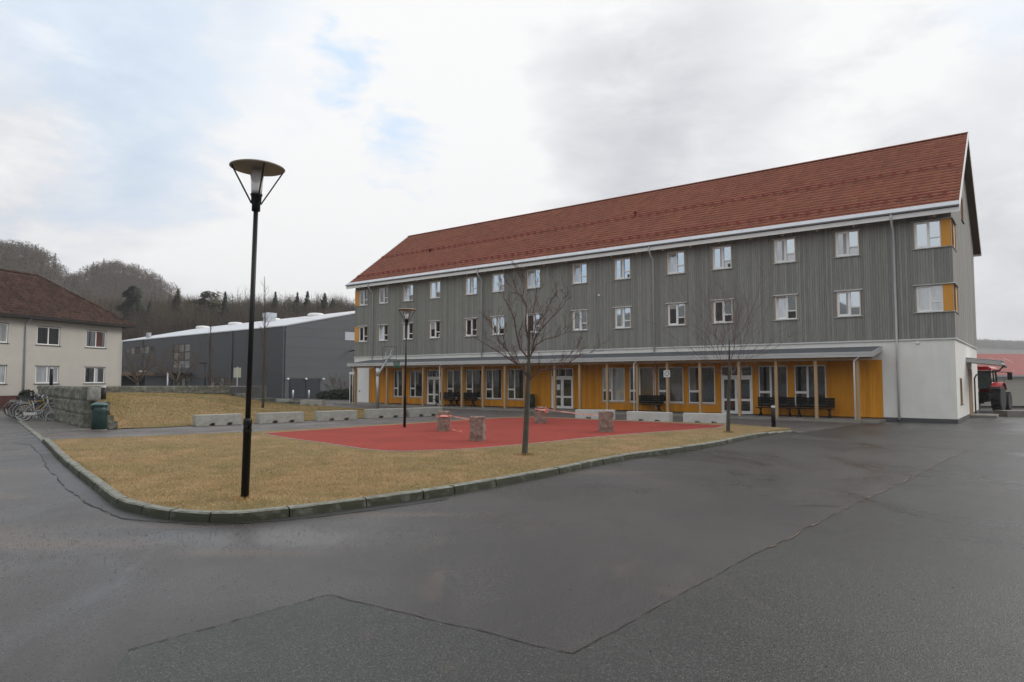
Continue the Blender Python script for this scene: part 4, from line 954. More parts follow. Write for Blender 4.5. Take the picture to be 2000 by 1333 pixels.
# lamps ----------------------------------------------------------------------------
def lamp(loc, s, lean, label, colz=1.36):
    root = empty('street_lamp', loc, 0, label, 'street lamp', 'black post lamps with round flat shades'); root.scale = (s, s, s); root.rotation_euler = (0, R(lean), 0)
    MB().lathe([(.066, -.1), (.066, colz - .12), (.07, colz - .119), (.07, colz - .04), (.062, colz)], 20).build('lower_pole', M['black'], root, True)
    mb = MB(); mb.lathe([(.075, colz - .22), (.075, colz - .19)], 20); mb.bx(-.02, .02, -.074, -.068, colz - .16, colz - .08); mb.build('collar', M['black'], root)
    MB().lathe([(.044, colz), (.039, 4.93)], 16).build('pole', M['black'], root, True)
    MB().lathe([(.045, 4.90), (.07, 4.905), (.07, 5.02), (.082, 5.04), (.088, 5.17), (.10, 5.175), (.10, 5.2), (.0, 5.2)], 24).build('holder', M['black'], root, True)
    MB().lathe([(.085, 5.2), (.09, 5.25), (.112, 5.60), (.0, 5.60)], 24).build('glass_cylinder', M['gmilk'], root, True)
    MB().lathe([(.0, 5.655), (.12, 5.65), (.43, 5.64), (.455, 5.655), (.455, 5.665), (.40, 5.69), (.0, 5.71)], 48).build('lamp_shade', M['lampshade'], root, True)
    for k in range(4):
        a = R(35 + 90 * k); c, s_ = math.cos(a), math.sin(a)
        MB().beam((c * .078, s_ * .078, 5.03), (c * .43, s_ * .43, 5.645), .022, .022).build('strut', M['black'], root)
lamp(gnd(478, 976, .10), .95, .95, 'tall black lamp post standing in the straw lawn nearest the camera')
lamp(gnd(790, 835, .112), .838, .65, 'black lamp post on the red court edge, before the left end of the building', 1.5)
# bollards
def bollard(loc, h, r, label, tip='white', grp=None):
    root = empty('bollard', loc, 0, label, 'bollard', grp)
    MB().lathe([(r, 0), (r, h - .09), (r * .9, h - .085)], 18).build('tube', M['black'], root, True); MB().lathe([(r * .93, h - .085), (r * .93, h - .05)], 18).build('light_ring', M['signwhite'], root); MB().lathe([(r * 1.02, h - .05), (r * 1.02, h - .01), (0, h)], 18).build('cap', M[tip], root, True)
bollard(gnd(1511, 836), .93, .085, 'black bollard light with pale top at the tip of the lawn', 'signwhite', 'black bollard lights')
bollard((-18.45, 30.9, .9), .85, .11, 'black bollard light behind the green litter bin, above the wall end', 'signwhite', 'black bollard lights')
bollard((-33.7, 50, 1.5), 1.42, .11, 'black bollard light on the terrace before the cream house window', 'signwhite', 'black bollard lights')
bollard(gnd(498, 781), 1.35, .13, 'black bollard light far back between the thin trees before the grey hall', 'signwhite', 'black bollard lights')
for x, lb in ((572, 'left one of two grey steel posts before the blue-black hall doors'), (603, 'right one of two grey steel posts before the blue-black hall doors')):
    root = empty('steel_post', gnd(x, 780.5), 0, lb, 'post', 'grey steel posts'); MB().lathe([(.09, 0), (.09, .95), (.0, 1.0)], 12).build('post', M['zincl'], root, True)
# concrete barriers
def barrier_mesh():
    mb = MB(); L_, Wd, H_ = 2.08, .42, .47; n1, n2 = .28 * L_, .66 * L_; nw = .25; nh = .11
    xs = [0, n1, n1 + nw, n2, n2 + nw, L_]; b = .012
    pts_top = [(0, 0), (L_, 0), (L_, Wd), (0, Wd)]
    mb.bx(0, L_, 0, Wd, nh, H_ - .015); mb.add([(0, 0, H_ - .015), (L_, 0, H_ - .015), (L_, Wd, H_ - .015), (0, Wd, H_ - .015), (b, b, H_), (L_ - b, b, H_), (L_ - b, Wd - b, H_), (b, Wd - b, H_)], [(4, 5, 6, 7), (0, 1, 5, 4), (1, 2, 6, 5), (2, 3, 7, 6), (3, 0, 4, 7)])
    for a, c in ((0, n1), (n1 + nw, n2), (n2 + nw, L_)): mb.bx(a, c, 0, Wd, 0, nh)
    return mb.mesh('concrete_barrier', M['concrete'])
bm = barrier_mesh(); bm_pale = bm.copy(); M['palecon'] = mat('pale_concrete', (.62, .61, .58), (.50, .49, .46), .8, 1.5, 8, c3=(.36, .34, .30), s3=4, f3=.3, bump=.2, bscale=25); bm_pale.materials[0] = M['palecon']
BR = [((-13.73, 29.83), (-12.28, 31.22), 'concrete barrier leftmost in the front row, partly behind the near lamp post'), ((-11.61, 31.58), (-10.07, 33.14), 'concrete barrier second from the left, below the thin tall tree'),
      ((-9.49, 33.55), (-7.88, 34.85), 'concrete barrier third from the left in the front row on the straw grass'), ((-7.53, 35.78), (-5.76, 37.26), 'concrete barrier just left of the far lamp post, before the basketball hoop'),
      ((-5.54, 37.26), (-3.95, 38.88), 'concrete barrier just right of the far lamp post, behind the left taped stone'),
      ((-20.03, 55.84), (-18.0, 55.2), 'small far concrete barrier, left one of two before the dark hall'), ((-16.59, 53.61), (-14.6, 52.6), 'small far concrete barrier, right one of two before the blue-black hall doors'),
      ((3.28, 35.54), (5.26, 35.08), 'pale concrete barrier behind the tape and the right red stone'), ((5.61, 33.55), (7.43, 32.34), 'pale concrete barrier in front of the black bench, middle of the right row'), ((7.97, 31.96), (9.7, 31.04), 'pale concrete barrier rightmost, beside the small right tree')]
for i, (a, b, lb) in enumerate(BR):
    d = Vector(b) - Vector(a); o = inst('concrete_barrier', bm, None, (a[0], a[1], .0045), (0, 0, math.atan2(d.y, d.x)), (d.length / 2.08, 1, 1)); tag(o, lb, 'barrier', 'concrete barriers round the yard')
    if i > 6: o.data = bm_pale
# red granite stones and the tape
def stone(loc, w, d, h, rz, seed, label):
    bmv = MB(); r = random.Random(seed); nx, nz_ = 7, 9; vs = []
    import bmesh
    bm_ = bmesh.new(); bmesh.ops.create_cube(bm_, size=1); bmesh.ops.subdivide_edges(bm_, edges=bm_.edges[:], cuts=7, use_grid_fill=True)
    from mathutils import noise as nz
    for v in bm_.verts:
        p = v.co.copy(); n = nz.noise_vector(p * 3.3 + Vector((seed, 0, 0))) * .045 + nz.noise_vector(p * 9 + Vector((0, seed, 0))) * .025
        v.co = Vector((p.x * w, p.y * d, (p.z + .5) * h)) + Vector((n.x, n.y, n.z * (1 if p.z > 0 else .2))) * (w / .4)
    me = bpy.data.meshes.new('stone'); bm_.to_mesh(me); bm_.free(); me.materials.append(M['redgranite'])
    o = inst('granite_stone', me, None, loc, (0, 0, rz)); tag(o, label, 'stone', 'red granite stones on the red court'); return o
stone(gnd(866, 842, .112), .40, .42, .72, R(15), 1, 'red granite stone wrapped with tape, leftmost on the red court')
stone(gnd(933, 861, .112), .42, .40, .74, R(-10), 2, 'red granite stone nearest the camera, left of the lawn tree')
stone(gnd(1057, 827, .112), .42, .38, .70, R(30), 3, 'red granite stone right behind the lawn tree, tied with a tape knot')
stone(gnd(1183, 844, .112), .44, .42, .74, R(5), 4, 'red granite stone on the right part of the red court before a pale barrier')
def tape(name, pts, w, label, parent=None):
    mb = MB(); up = []; lo = []; r = random.Random(3)
    for i, p in enumerate(pts):
        t = Vector((r.uniform(-.3, .3) * w, r.uniform(-.3, .3) * w, w / 2)); up.append(Vector(p) + t); lo.append(Vector(p) - t)
    n = len(pts); mb.add(up + lo, [(n + i, n + i + 1, i + 1, i) for i in range(n - 1)]); return mb.build(name, M['tape'], parent)
def sag(a, b, s, n=14): return [a.lerp(b, i / n) + Vector((0, 0, -s * 4 * (i / n) * (1 - i / n))) for i in range(n + 1)]
s1 = gnd(866, 842, .112); s2 = gnd(933, 861, .112); s3 = gnd(1057, 827, .112); s4 = gnd(1183, 844, .112)
tp = empty('barrier_tape', s1, 0, 'red and white tape between the two left stones, one end hanging to the court', 'tape')
def loc_(p, o_): return Vector(p) - Vector(o_)
tape('tape_line', [loc_(p, s1) for p in sag(s1 + Vector((.2, -.1, .60)), s2 + Vector((-.2, .05, .68)), .03)], .034, None, tp)
tape('tape_wrap', [Vector((math.cos(a) * .27, math.sin(a) * .27, .56 + .015 * math.sin(3 * a))) for a in [k * math.pi / 10 for k in range(21)]], .07, None, tp)
tape('tape_tail', [Vector((.24, -.16, .6)), Vector((.28, -.2, .45)), Vector((.30, -.24, .25)), Vector((.36, -.27, .08)), Vector((.5, -.3, .02)), Vector((.7, -.36, .012))], .06, None, tp)
tp = empty('barrier_tape', s3, 0, 'red and white tape knotted round the stone behind the tree, running to the right stone', 'tape')
tape('tape_line', [loc_(p, s3) for p in sag(s3 + Vector((.2, -.05, .62)), s4 + Vector((-.21, .05, .60)), .03)], .035, None, tp)
tape('tape_wrap', [Vector((math.cos(a) * .27, math.sin(a) * .26, .60 + .02 * math.sin(2 * a))) for a in [k * math.pi / 10 for k in range(21)]], .06, None, tp)
for k in range(4):
    a = k * 1.5; tape('tape_knot', [Vector((.2, -.15, .60)), Vector((.2 + .1 * math.cos(a), -.2, .60 + .1 * math.sin(a))), Vector((.24 + .12 * math.cos(a + .8), -.22, .58 + .12 * math.sin(a + .8))), Vector((.2, -.15, .58))], .05, None, tp)
# basketball stand
root = empty('basketball_hoop', gnd(737, 801), 0, 'grey steel basketball stand with clear board and green net behind the barriers', 'basketball hoop')
MB().tube([(0, 0, 0), (0, 0, 2.75)], .11, 14).build('pole', M['zinc'], root, True); MB().tube([(0, 0, 2.3), (0, 0, 2.8)], .13, 14).build('pole_sleeve', M['zincl'], root, True)
MB().beam((.05, 0, 2.45), (.95, -.3, 3.75), .12, .12).build('arm', M['zincl'], root); mb = MB(); mb.beam((.6, -.2, 3.2), (.55, -.2, 3.9), .04, .04); mb.beam((.85, -.25, 3.6), (1.0, -.3, 4.1), .04, .04); mb.build('board_brace', M['zincl'], root)
mb = MB()
c0 = Vector((.95, -.35, 3.5)); dx = Vector((.78, .3, 0)).normalized()
P4 = [c0 + dx * a + Vector((0, 0, b)) for a, b in ((-.55, -.1), (.35, -.1), (.35, .75), (-.55, .75))]
for a, b in zip(P4, P4[1:] + P4[:1]): mb.beam(a, b, .03, .03)
mb.build('board_frame', M['plinth'], root)
mb = MB(); rc = Vector((1.35, -.5, 3.25))
mb.tube([rc + Vector((.23 * math.cos(t), .23 * math.sin(t), 0)) for t in [k * math.pi / 8 for k in range(17)]], .012, 5); mb.build('ring', M['snow'], root)
mb = MB()
M['net'] = mat('green_net', (.01, .16, .10), rough=.7)
for k in range(16):
    t = k * math.pi / 8
    for sg_ in (1, -1): mb.tube([rc + Vector(((.23 - .11 * f) * math.cos(t + sg_ * f * .8), (.23 - .11 * f) * math.sin(t + sg_ * f * .8), -.45 * f)) for f in (0, .33, .66, 1)], .011, 4)
mb.build('net', M['net'], root)

# granite walls ----------------------------------------------------------------------
def block_mesh(seed, w, d, h, rough_, cuts=6):
    import bmesh
    from mathutils import noise as nz
    bm_ = bmesh.new(); bmesh.ops.create_cube(bm_, size=1); bmesh.ops.subdivide_edges(bm_, edges=bm_.edges[:], cuts=cuts, use_grid_fill=True)
    for v in bm_.verts:
        p = v.co.copy(); q = Vector((p.x * w, p.y * d, p.z * h)); e = min(1, (0.5 - abs(p.z)) * 5 + .12) * min(1, (0.5 - abs(p.x)) * 7 + .12)
        q.y += math.copysign(1, p.y) * (abs(p.y) > .49) * (nz.noise(q * 2.0 + Vector((seed * 3, 0, 0))) * rough_ + nz.noise(q * 6 + Vector((seed, 0, 5))) * rough_ * .5 + rough_ * .6) * e
        q.z += nz.noise(q * 2.5 + Vector((seed, 3, 0))) * .012
        v.co = q
    me = bpy.data.meshes.new('stone_block'); bm_.to_mesh(me); bm_.free(); me.materials.append(M['granite']); return me
BLK = [block_mesh(i, 1.5, .46, .56, .10) for i in range(5)]
wroot = empty('granite_wall', (0, 0, 0), 0, 'three course rough granite block wall beside the bicycle stand', 'wall')
w0 = Vector((-17.62, 28.62)); wd = Vector((-.66, .751)).normalized(); wa = math.atan2(wd.y, wd.x); rr = random.Random(2)
for c in range(3):
    x = (0.0, .05, .25)[c] + 0; k = 0
    if c < 2: pass
    while x < 13.2:
        l = rr.choice([1.2, 1.5, 1.8, 1.35]); p = w0 + wd * (x + l / 2)
        o = inst('stone_block', BLK[rr.randrange(5)], wroot, (p.x, p.y, .28 + c * .575), (0, 0, wa + (math.pi if rr.random() < .5 else 0)), (l / 1.51, 1, 1)); x += l
pale = BLK[2].copy(); pale.materials[0] = M['granitel']
inst('stone_block', pale, wroot, (w0.x + .10, w0.y + .07, 1.43), (0, 0, wa + math.pi / 2), (.30, .5, .98))
for x, y, z, l in ((-17.0, 28.50, .28, .62), (-16.55, 28.22, .17, .34), (-17.12, 28.60, .84, .34)): inst('stone_block', BLK[3], wroot, (x, y, z), (0, 0, R(-30)), (l / 1.0, .8, (.95 if z > .2 else .55)))
wroot = empty('granite_wall', (0, 0, 0), 0, 'long low granite block wall along the top of the grass bank, before the dark hall', 'wall')
a = Vector((-29.2, 43.0)); b = Vector((-26.35, 44.3)); c_ = Vector((-20.85, 50.25))
def run(a, b, z, h, lmin=1.3):
    d = (b - a); L_ = d.length; d.normalize(); x = 0
    while x < L_ - .05:
        l = min(rr.choice([1.4, 1.7, 2.0]), L_ - x)
        if L_ - x - l < .5: l = L_ - x
        p = a + d * (x + l / 2); inst('stone_block', BLK[rr.randrange(5)], wroot, (p.x, p.y, z), (0, 0, math.atan2(d.y, d.x)), (l / 1.5, 1, h / .56)); x += l
run(a, b, 1.32, .58); run(b, c_, 1.31, .58); run(a, c_ + Vector((.05, .05)), .74, .56)
run(Vector((-20.6, 50.6)), Vector((-19.9, 52.1)), .72, .56); run(Vector((-19.9, 52.1)), Vector((-18.9, 54.3)), .35, .5); run(Vector((-18.9, 54.3)), Vector((-17.4, 56.0)), .12, .35)
o = MB().prism([(-29.2, 43.3), (-26.3, 44.6), (-21.2, 50.1), (-21.5, 60), (-33.2, 60), (-35.4, 51.5)], 0, 1.5).build('terrace', M['courtyard'], kind='structure')

# ------------------------------------------------------------------ grey sports hall
HK = Vector((-25.62, 76.3, 0)); HANG = math.atan2(.655, -.756)          # local x along the long side to the left, y out towards the yard
hall = empty('sports_hall', HK, HANG, 'long dark grey panelled sports hall with pale sloping roof behind the grass bank', 'hall')
HL, HD, HE, HS, HR = 50, 28, 8.05, .22, 14
hop = [(34.98, 45.7, 5.92, 7.0), (23.4, 28.6, 3.62, 6.92), (12.3, 17.3, .6, 2.33), (23.0, 29.0, .2, 2.4)]
seams = [0, 3.9, 8.3, 11.7, 17.6, 22.65, 29.3, 34.4, 40, 46, HL]
for a, b in zip(seams[:-1], seams[1:]):
    zs = [0, 2.6, 5.2, HE]
    for z0, z1 in zip(zs[:-1], zs[1:]):
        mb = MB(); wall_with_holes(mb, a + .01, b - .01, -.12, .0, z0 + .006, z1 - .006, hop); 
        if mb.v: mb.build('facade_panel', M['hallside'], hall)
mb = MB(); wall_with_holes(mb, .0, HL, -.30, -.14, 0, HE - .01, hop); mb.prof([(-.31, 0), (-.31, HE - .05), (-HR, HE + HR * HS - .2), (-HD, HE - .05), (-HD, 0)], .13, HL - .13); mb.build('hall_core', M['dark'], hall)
zz = [0, 1.15, 2.3, 3.4, 4.55, 5.75, 6.95, 8.0, 9.1, 10.2, 11.4, 12]
for x in (0,):
    for a, b in ((-.0, -9.3), (-9.3, -18.6), (-18.6, -HD)):
        for z0, z1 in zip(zz[:-1], zz[1:]):
            top = lambda y: HE + min(-y, HD + y) * HS - .03
            ya, yb = a - .008, b + .008; pts = [(ya, z0 + .006), (ya, min(z1 - .006, top(ya))), ]
            n = 6
            up = [(ya + (yb - ya) * k / n, min(z1 - .006, top(ya + (yb - ya) * k / n))) for k in range(n + 1)]
            if max(p[1] for p in up) <= z0 + .05: continue
            up = [(y, max(z, z0 + .0065)) for y, z in up]
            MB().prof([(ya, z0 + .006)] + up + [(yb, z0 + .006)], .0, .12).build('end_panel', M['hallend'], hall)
mb = MB(); mb.prof([(.12, HE - .03), (.12, HE + .09), (-HR, HE + HR * HS + .12), (-HR, HE + HR * HS + .0)], -.06, HL + .06); mb.build('roof', M['hallroof'], hall)
mb = MB(); mb.prof([(-HR - .001, HE + HR * HS), (-HR - .001, HE + HR * HS + .12), (-HD - .1, HE + .09), (-HD - .1, HE - .03)], -.06, HL + .06); mb.build('roof', M['hallroof'], hall)
for a in (48, 36.5, 25.0, 13.6):
    z = HE + 13 * HS
    MB().lathe([(1.1, .0), (1.15, .35), (.9, .5), (.0, .6)], 20, (a, -13, z - .1)).build('skylight', M['white'], hall, True)
z = HE + 10 * HS; mb = MB(); mb.bx(20.1, 21.3, -10.6, -9.4, z - .1, z + .75); mb.bx(20.0, 21.4, -10.7, -9.3, z + .75, z + 1.35); mb.build('roof_vent', M['zincl'], hall)
MB().tube([(41.0, -1.5, HE + .2), (41, -1.5, HE + 1.2)], .35, 12).build('roof_vent', M['zinc'], hall)
def hall_window(x0, x1, z0, z1, nx, rows, gl, name='hall_window'):
    w = None; mb = MB(); ring(mb, x0, x1, z0, z1, .07, -.10, -.02); xs = [x0 + (x1 - x0) * k / nx for k in range(nx + 1)]
    for x in xs[1:-1]: mb.bx(x - .07, x + .07, -.099, -.021, z0 + .07, z1 - .07)
    for z in rows: mb.bx(x0 + .07, x1 - .07, -.098, -.022, z - .06, z + .06)
    w = mb.build(name, M['black'], hall); zr = [z0] + list(rows) + [z1]; k = 0
    for a, b in zip(xs[:-1], xs[1:]):
        for c, d in zip(zr[:-1], zr[1:]):
            MB().bx(a + .07, b - .07, -.07, -.06, c + .06, d - .06).build('pane', M[gl[k % len(gl)]], w); k += 1
hall_window(34.98, 45.7, 5.92, 7.0, 6, [], ['gdark', 'gcurt', 'gcurt', 'gbrown', 'gcurt', 'ghall'])
hall_window(23.4, 28.6, 3.62, 6.92, 3, [4.7, 5.82], ['gcurt', 'ghall', 'ghall', 'gcurt', 'gbrown', 'ghall', 'ghall', 'ghall', 'gbrown'])
hall_window(12.3, 17.3, .6, 2.33, 4, [], ['gdark', 'ghall', 'gdark', 'ghall'])
hall_window(23.0, 29.0, .2, 2.4, 4, [], ['gdark', 'ghall', 'gdark'], 'hall_entrance')
for x in (17.5, 11.6, 39.0): MB().tube([(x, .06, .2), (x, .06, HE)], .06, 8).build('downpipe', M['hallside'], hall, True)
mb = MB(); mb.bx(22.6, 31.9, .001, 2.6, 2.55, 2.95); mb.build('entrance_canopy', M['black'], hall); MB().bx(22.6, 22.75, 2.4, 2.55, 0, 2.55).build('canopy_post', M['black'], hall); MB().bx(31.7, 31.85, 2.4, 2.55, 0, 2.55).build('canopy_post', M['black'], hall)
mb = MB(); mb.bx(29.2, 38.5, .001, 1.2, 2.62, 2.68); mb.build('canopy_wing', M['black'], hall)
sg = empty('hall_sign', HK + Vector((math.cos(HANG) * 35.5 - math.sin(HANG) * 1.25, math.sin(HANG) * 35.5 + math.cos(HANG) * 1.25, 3.12)), HANG, 'small white lettered name sign above the grey hall entrance wing', 'sign')
MB().bx(-1.25, 1.25, .0, .05, -.26, .26).build('sign_board', M['signwhite'], sg)
cu = bpy.data.curves.new('lettering', 'FONT'); cu.body = 'KVS-HALLEN'; cu.size = .46; cu.align_x = 'CENTER'; cu.align_y = 'CENTER'; cu.extrude = .004
tx = bpy.data.objects.new('lettering', cu); COL.objects.link(tx); bpy.context.view_layer.update()
me = bpy.data.meshes.new_from_object(tx.evaluated_get(bpy.context.evaluated_depsgraph_get())); bpy.data.objects.remove(tx); me.name = 'lettering'; me.materials.clear(); me.materials.append(M['ink'])
inst('lettering', me, sg, (0, .057, 0), (R(90), 0, R(180)), (.92, 1, 1))
# doors on the end wall
w = MB().bx(-.05, -.001, -4.85, -.85, .05, 2.2).build('double_door_frame', M['bluedoor'], hall)
for a, b in ((-2.80, -.95), (-4.75, -2.90)): MB().bx(-.08, -.051, a, b, .06, 2.1).build('door_leaf', M['bluedoor'], w)
for y in (-.55, -2.85, -5.15):
    MB().lathe([(.0, -.12), (.14, -.1), (.16, .02), (.05, .12), (0, .13)], 12, (-.22, y, 2.15)).build('door_light', M['white'], hall, True)
MB().bx(-.04, -.001, -9.7, -8.2, 6.85, 7.85).build('louvre', M['zincl'], hall)
mb = MB(); mb.beam((-.02, -8.9, 5.5), (-.9, -8.9, 5.6), .1, .1); mb.bx(-1.2, -.7, -9.1, -8.7, 5.5, 5.62); mb.build('wall_lamp', M['black'], hall)
# wooden shed at the left
sh = empty('wooden_shed', (-47.5, 77, 0), R(-14), 'low brown boarded shed with flat roof between the cream house and the hall', 'shed')
mb = MB(); mb.bx(-3.9, 3.6, 0, 4, 0, 2.5); mb.build('shed_core', M['dark'], sh); 
mb = boards((-4, 3.7), 0, lambda x: 2.5, [], .2, -.03, .03, .01, 4); mb.build('wall_boards', M['brownwood'], sh, kind='stuff'); MB().bx(-5, 4.6, -1.2, 4.4, 2.55, 2.95).build('roof', M['soffit'], sh)

# ------------------------------------------------------------------ cream house
CK = Vector((-33.8, 59, 0)); CANG = math.atan2(-.96, -.279); CLn, CDp, CE = 24, 10.6, 6.55
cream = empty('cream_house', CK, CANG, 'cream rendered two storey house with brown tiled hipped roof at the left edge', 'house')
cwu = [1.58, 5.82, 9.95, 14.1, 18.2]
cop = [(u, u + 1.92, z0, z1) for u in cwu for z0, z1 in ((1.75, 3.08), (4.70, 6.1))]
mb = MB(); wall_with_holes(mb, 0, CLn, -.22, 0, .88, CE, cop); mb.bx(0, .22, -CDp, -.221, .88, CE); mb.bx(.221, CLn, -CDp, -CDp + .2, .88, CE); mb.bx(CLn - .22, CLn, -CDp + .21, -.221, .88, CE); mb.build('rendered_wall', M['cream'], cream)
mb = MB(); mb.bx(.03, CLn - .03, -.5, -.03, 0, .878); mb.bx(.03, .5, -CDp + .1, -.501, 0, .878); mb.build('brick_base', M['brick'], cream)
for u in cwu:
    for k, (z0, z1) in enumerate(((1.75, 3.08), (4.70, 6.1))):
        mb = MB(); ring(mb, u + .01, u + 1.91, z0 + .01, z1 - .01, .07, -.15, -.05); mb.bx(u + .92, u + 1.0, -.149, -.049, z0 + .08, z1 - .08); w = mb.build('window', M['white'], cream)
        dark = (u < 3) or (k == 1 and u < 8)
        MB().bx(u + 1.0, u + 1.84, -.11, -.10, z0 + .08, z1 - .08).build('pane', M['gdark' if dark else 'gcurt'], w); MB().bx(u + .08, u + .92, -.11, -.10, z0 + .08, z1 - .08).build('pane', M['gdark' if dark else 'gcurt'], w)
        if dark and u < 3: MB().bx(u + .62, u + .9, -.1, -.095, z0 + .09, z1 - .09).build('curtain', M['curtain'], w) if k == 0 else MB().bx(u + .3, u + .9, -.1, -.095, z0 + .09, z1 - .09).build('curtain', M['brick'], w)
        MB().prof([(-.04, z0 - .02), (.06, z0 - .06), (.06, z0 - .03), (-.04, z0)], u - .1, u + 2.02).build('sill', M['plinth'], w)
        mb = MB(); mb.bx(u - .05, u + 1.97, .001, .05, z1 + .001, z1 + .03); mb.build('head_flashing', M['plinth'], w)
MB().bx(.3, CLn - .3, -4, -3.9, 1, 6.4).build('dark_interior', M['dark'], cream)
EV, ZT = .6, 6.78
AX, AY, AZ = 3.7, -CDp / 2, 10.75
mb = MB(); mb.bx(-EV, CLn + EV, -CDp - EV, EV, CE, CE + .1); mb.build('eave_soffit', M['soffit'], cream)
mb = MB(); mb.bx(-EV - .1, CLn + EV, EV, EV + .12, CE + .02, CE + .2); mb.bx(-EV - .12, -EV, -CDp - EV, EV + .12, CE + .02, CE + .2); mb.build('gutter', M['black'], cream)
hp = [(-EV, EV, CE + .18), (CLn + EV, EV, CE + .18), (CLn + EV, -CDp - EV, CE + .18), (-EV, -CDp - EV, CE + .18), (AX, AY, AZ), (CLn - AX, AY, AZ)]
MB().add(hp, [(0, 1, 5, 4), (2, 3, 4, 5), (3, 0, 4), (1, 2, 5), (3, 2, 1, 0)]).build('roof', M['tile2'], cream)
sl = Vector((0, AY - EV, AZ - CE - .18)); sLn = sl.length; u_s = sl / sLn; u_n = Vector((0, -u_s.z, u_s.y)); u_n = u_n if u_n.z > 0 else -u_n
tw, tl = .36, .40; nx = int((CLn + 2 * EV) / tw); ns = int(sLn / tl)
keep = lambda off: (off[:, 0] + tw * .5 > (off[:, 1] + tl * .5) / sLn * (AX + EV)) & (off[:, 0] + tw * .5 < (CLn + 2 * EV) - (off[:, 1] + tl * .5) / sLn * (AX + EV))
me = roof_tiles('roof_tiles', (-EV, EV, CE + .19), (1, 0, 0), u_s, u_n, nx, ns, tw, tl, M['tile2'], cream, keep, .06); inst('roof_tiles', me, cream)['kind'] = 'stuff'
s2_ = Vector((AX + EV, 0, AZ - CE - .18)); l2 = s2_.length; u_s = s2_ / l2; u_n = Vector((-u_s.z, 0, u_s.x)); nx = int((CDp + 2 * EV) / tw); ns = int(l2 / tl)
keep = lambda off: (off[:, 0] + tw * .5 > (off[:, 1] + tl * .5) / l2 * (CDp / 2 + EV)) & (off[:, 0] + tw * .5 < (CDp + 2 * EV) - (off[:, 1] + tl * .5) / l2 * (CDp / 2 + EV))
me = roof_tiles('roof_tiles', (-EV, EV, CE + .19), (0, -1, 0), u_s, u_n, nx, ns, tw, tl, M['tile2'], cream, keep, .04); inst('roof_tiles', me, cream)['kind'] = 'stuff'
for p, q in (((-EV, EV, CE + .2), (AX, AY, AZ)), ((AX, AY, AZ), (CLn - AX, AY, AZ)), ((-EV, -CDp - EV, CE + .2), (AX, AY, AZ))):
    p = Vector(p); q = Vector(q); n = int((q - p).length / .38); mb = MB()
    for i in range(n): a = p.lerp(q, i / n); b = p.lerp(q, (i + 1.1) / n); mb.tube([a + Vector((0, 0, .03)), b + Vector((0, 0, .03))], [.14, .11], 8)
    mb.build('ridge_tiles', M['tile2'], cream, kind='stuff')
MB().tube([(8.67, .65, 6.72), (8.67, .5, 6.5), (8.67, .1, 6.2), (8.67, .07, 6.0), (8.67, .07, .2)], .055, 8).build('downpipe', M['zincl'], cream, True)
MB().tube([(0.05, -.15 + .25, 5.4), (.05, .1, .3)], .02, 6).build('cable', M['white'], cream)

# ------------------------------------------------------------------ red-roofed shed at the right
rs = empty('red_roofed_shed', (33.0, 50, 0), 0, 'low pale boarded shed with faded red roof at the right edge', 'shed')
RL = 30
for k in range(20): MB().bx(k * 1.5 + .012, k * 1.5 + 1.488, 0 + (.015 if k % 2 else 0), .08, .12, 2.2).build('wall_panel', M['beige'], rs)
MB().bx(0, RL, .09, 9, 0, 2.2).build('shed_core', M['plinth'], rs); MB().bx(-.2, RL, -.16, -.0, 2.21, 2.36).build('eave_board', M['fascia'], rs)
MB().bx(-.2, RL, -.3, -.17, 2.26, 2.36).build('gutter', M['zincl'], rs)
mb = MB(); mb.prof([(-.3, 2.37), (6, 4.16), (12, 2.37)][::-1], -.3, RL)
mb.build('roof', M['redroof'], rs)
mb = MB(); rr = random.Random(6)
for k in range(60):
    x = rr.uniform(0, 12); y = rr.choice([1.2, 1.8, 2.9, 4.0]) + rr.uniform(-.5, .3); z = 2.37 + (y + .3) / 6.3 * 1.79 + .006; w_ = rr.uniform(.04, .16); h_ = rr.uniform(.1, .8) * (1 if k % 3 else .3)
    mb.add([(x, y, z), (x + w_, y, z), (x + w_ * .7, y + h_, z + h_ * .284), (x - w_ * .3, y + h_, z + h_ * .284)], [(0, 1, 2, 3)])
M['peel'] = mat('peeled_patch', (.42, .34, .30), (.36, .25, .21), .8, 5)
mb.build('peeled_paint', M['peel'], rs, kind='stuff')
cb = empty('concrete_block', (26.95, 37.3, 0), R(-3), 'low mossy concrete block on the asphalt at the right edge', 'block')
MB().bx(0, 3.2, 0, 1.1, 0, .33).build('block', M['slab'], cb)

# ------------------------------------------------------------------ tractor
tr = empty('tractor', (30.0, 43.75, 0), math.atan2(.69, .72), 'red tractor with black cab frame parked behind the white corner of the long building', 'tractor')
def wheel(x, y, r, w, name='wheel'):
    mb = MB(); pr = [(r * .55, -w / 2), (r * .93, -w / 2), (r, -w * .38), (r, w * .38), (r * .93, w / 2), (r * .55, w / 2)]
    mb.lathe(pr, 30); n = 22
    for k in range(n):
        a = 2 * math.pi * k / n
        for sg_ in (1, -1):
            b = a + sg_ * .0; p = Vector((math.cos(b) * r * 1.0, math.sin(b) * r * 1.0, 0)); b2 = a + .16; q = Vector((math.cos(b2) * r * .99, math.sin(b2) * r * .99, sg_ * w * .47)); mb.beam(p, q, .05, .06)
    mb.v = [(p[0] + x, p[2] + y, p[1] + r + .03) for p in mb.v]
    o = mb.build(name, M['blackrubber'], tr)
    mb = MB(); sgn = -1 if y < 0 else 1
    mb.lathe([(r * .55, -w * .42), (r * .5, -w * .2), (r * .2, -w * .1), (.0, -w * .16)], 24); mb.v = [(p[0] + x, sgn * -p[2] + y, p[1] + r + .03) for p in mb.v]
    mb.build('rim', M['chrome'], o, True)
tr.scale = (1.06,) * 3
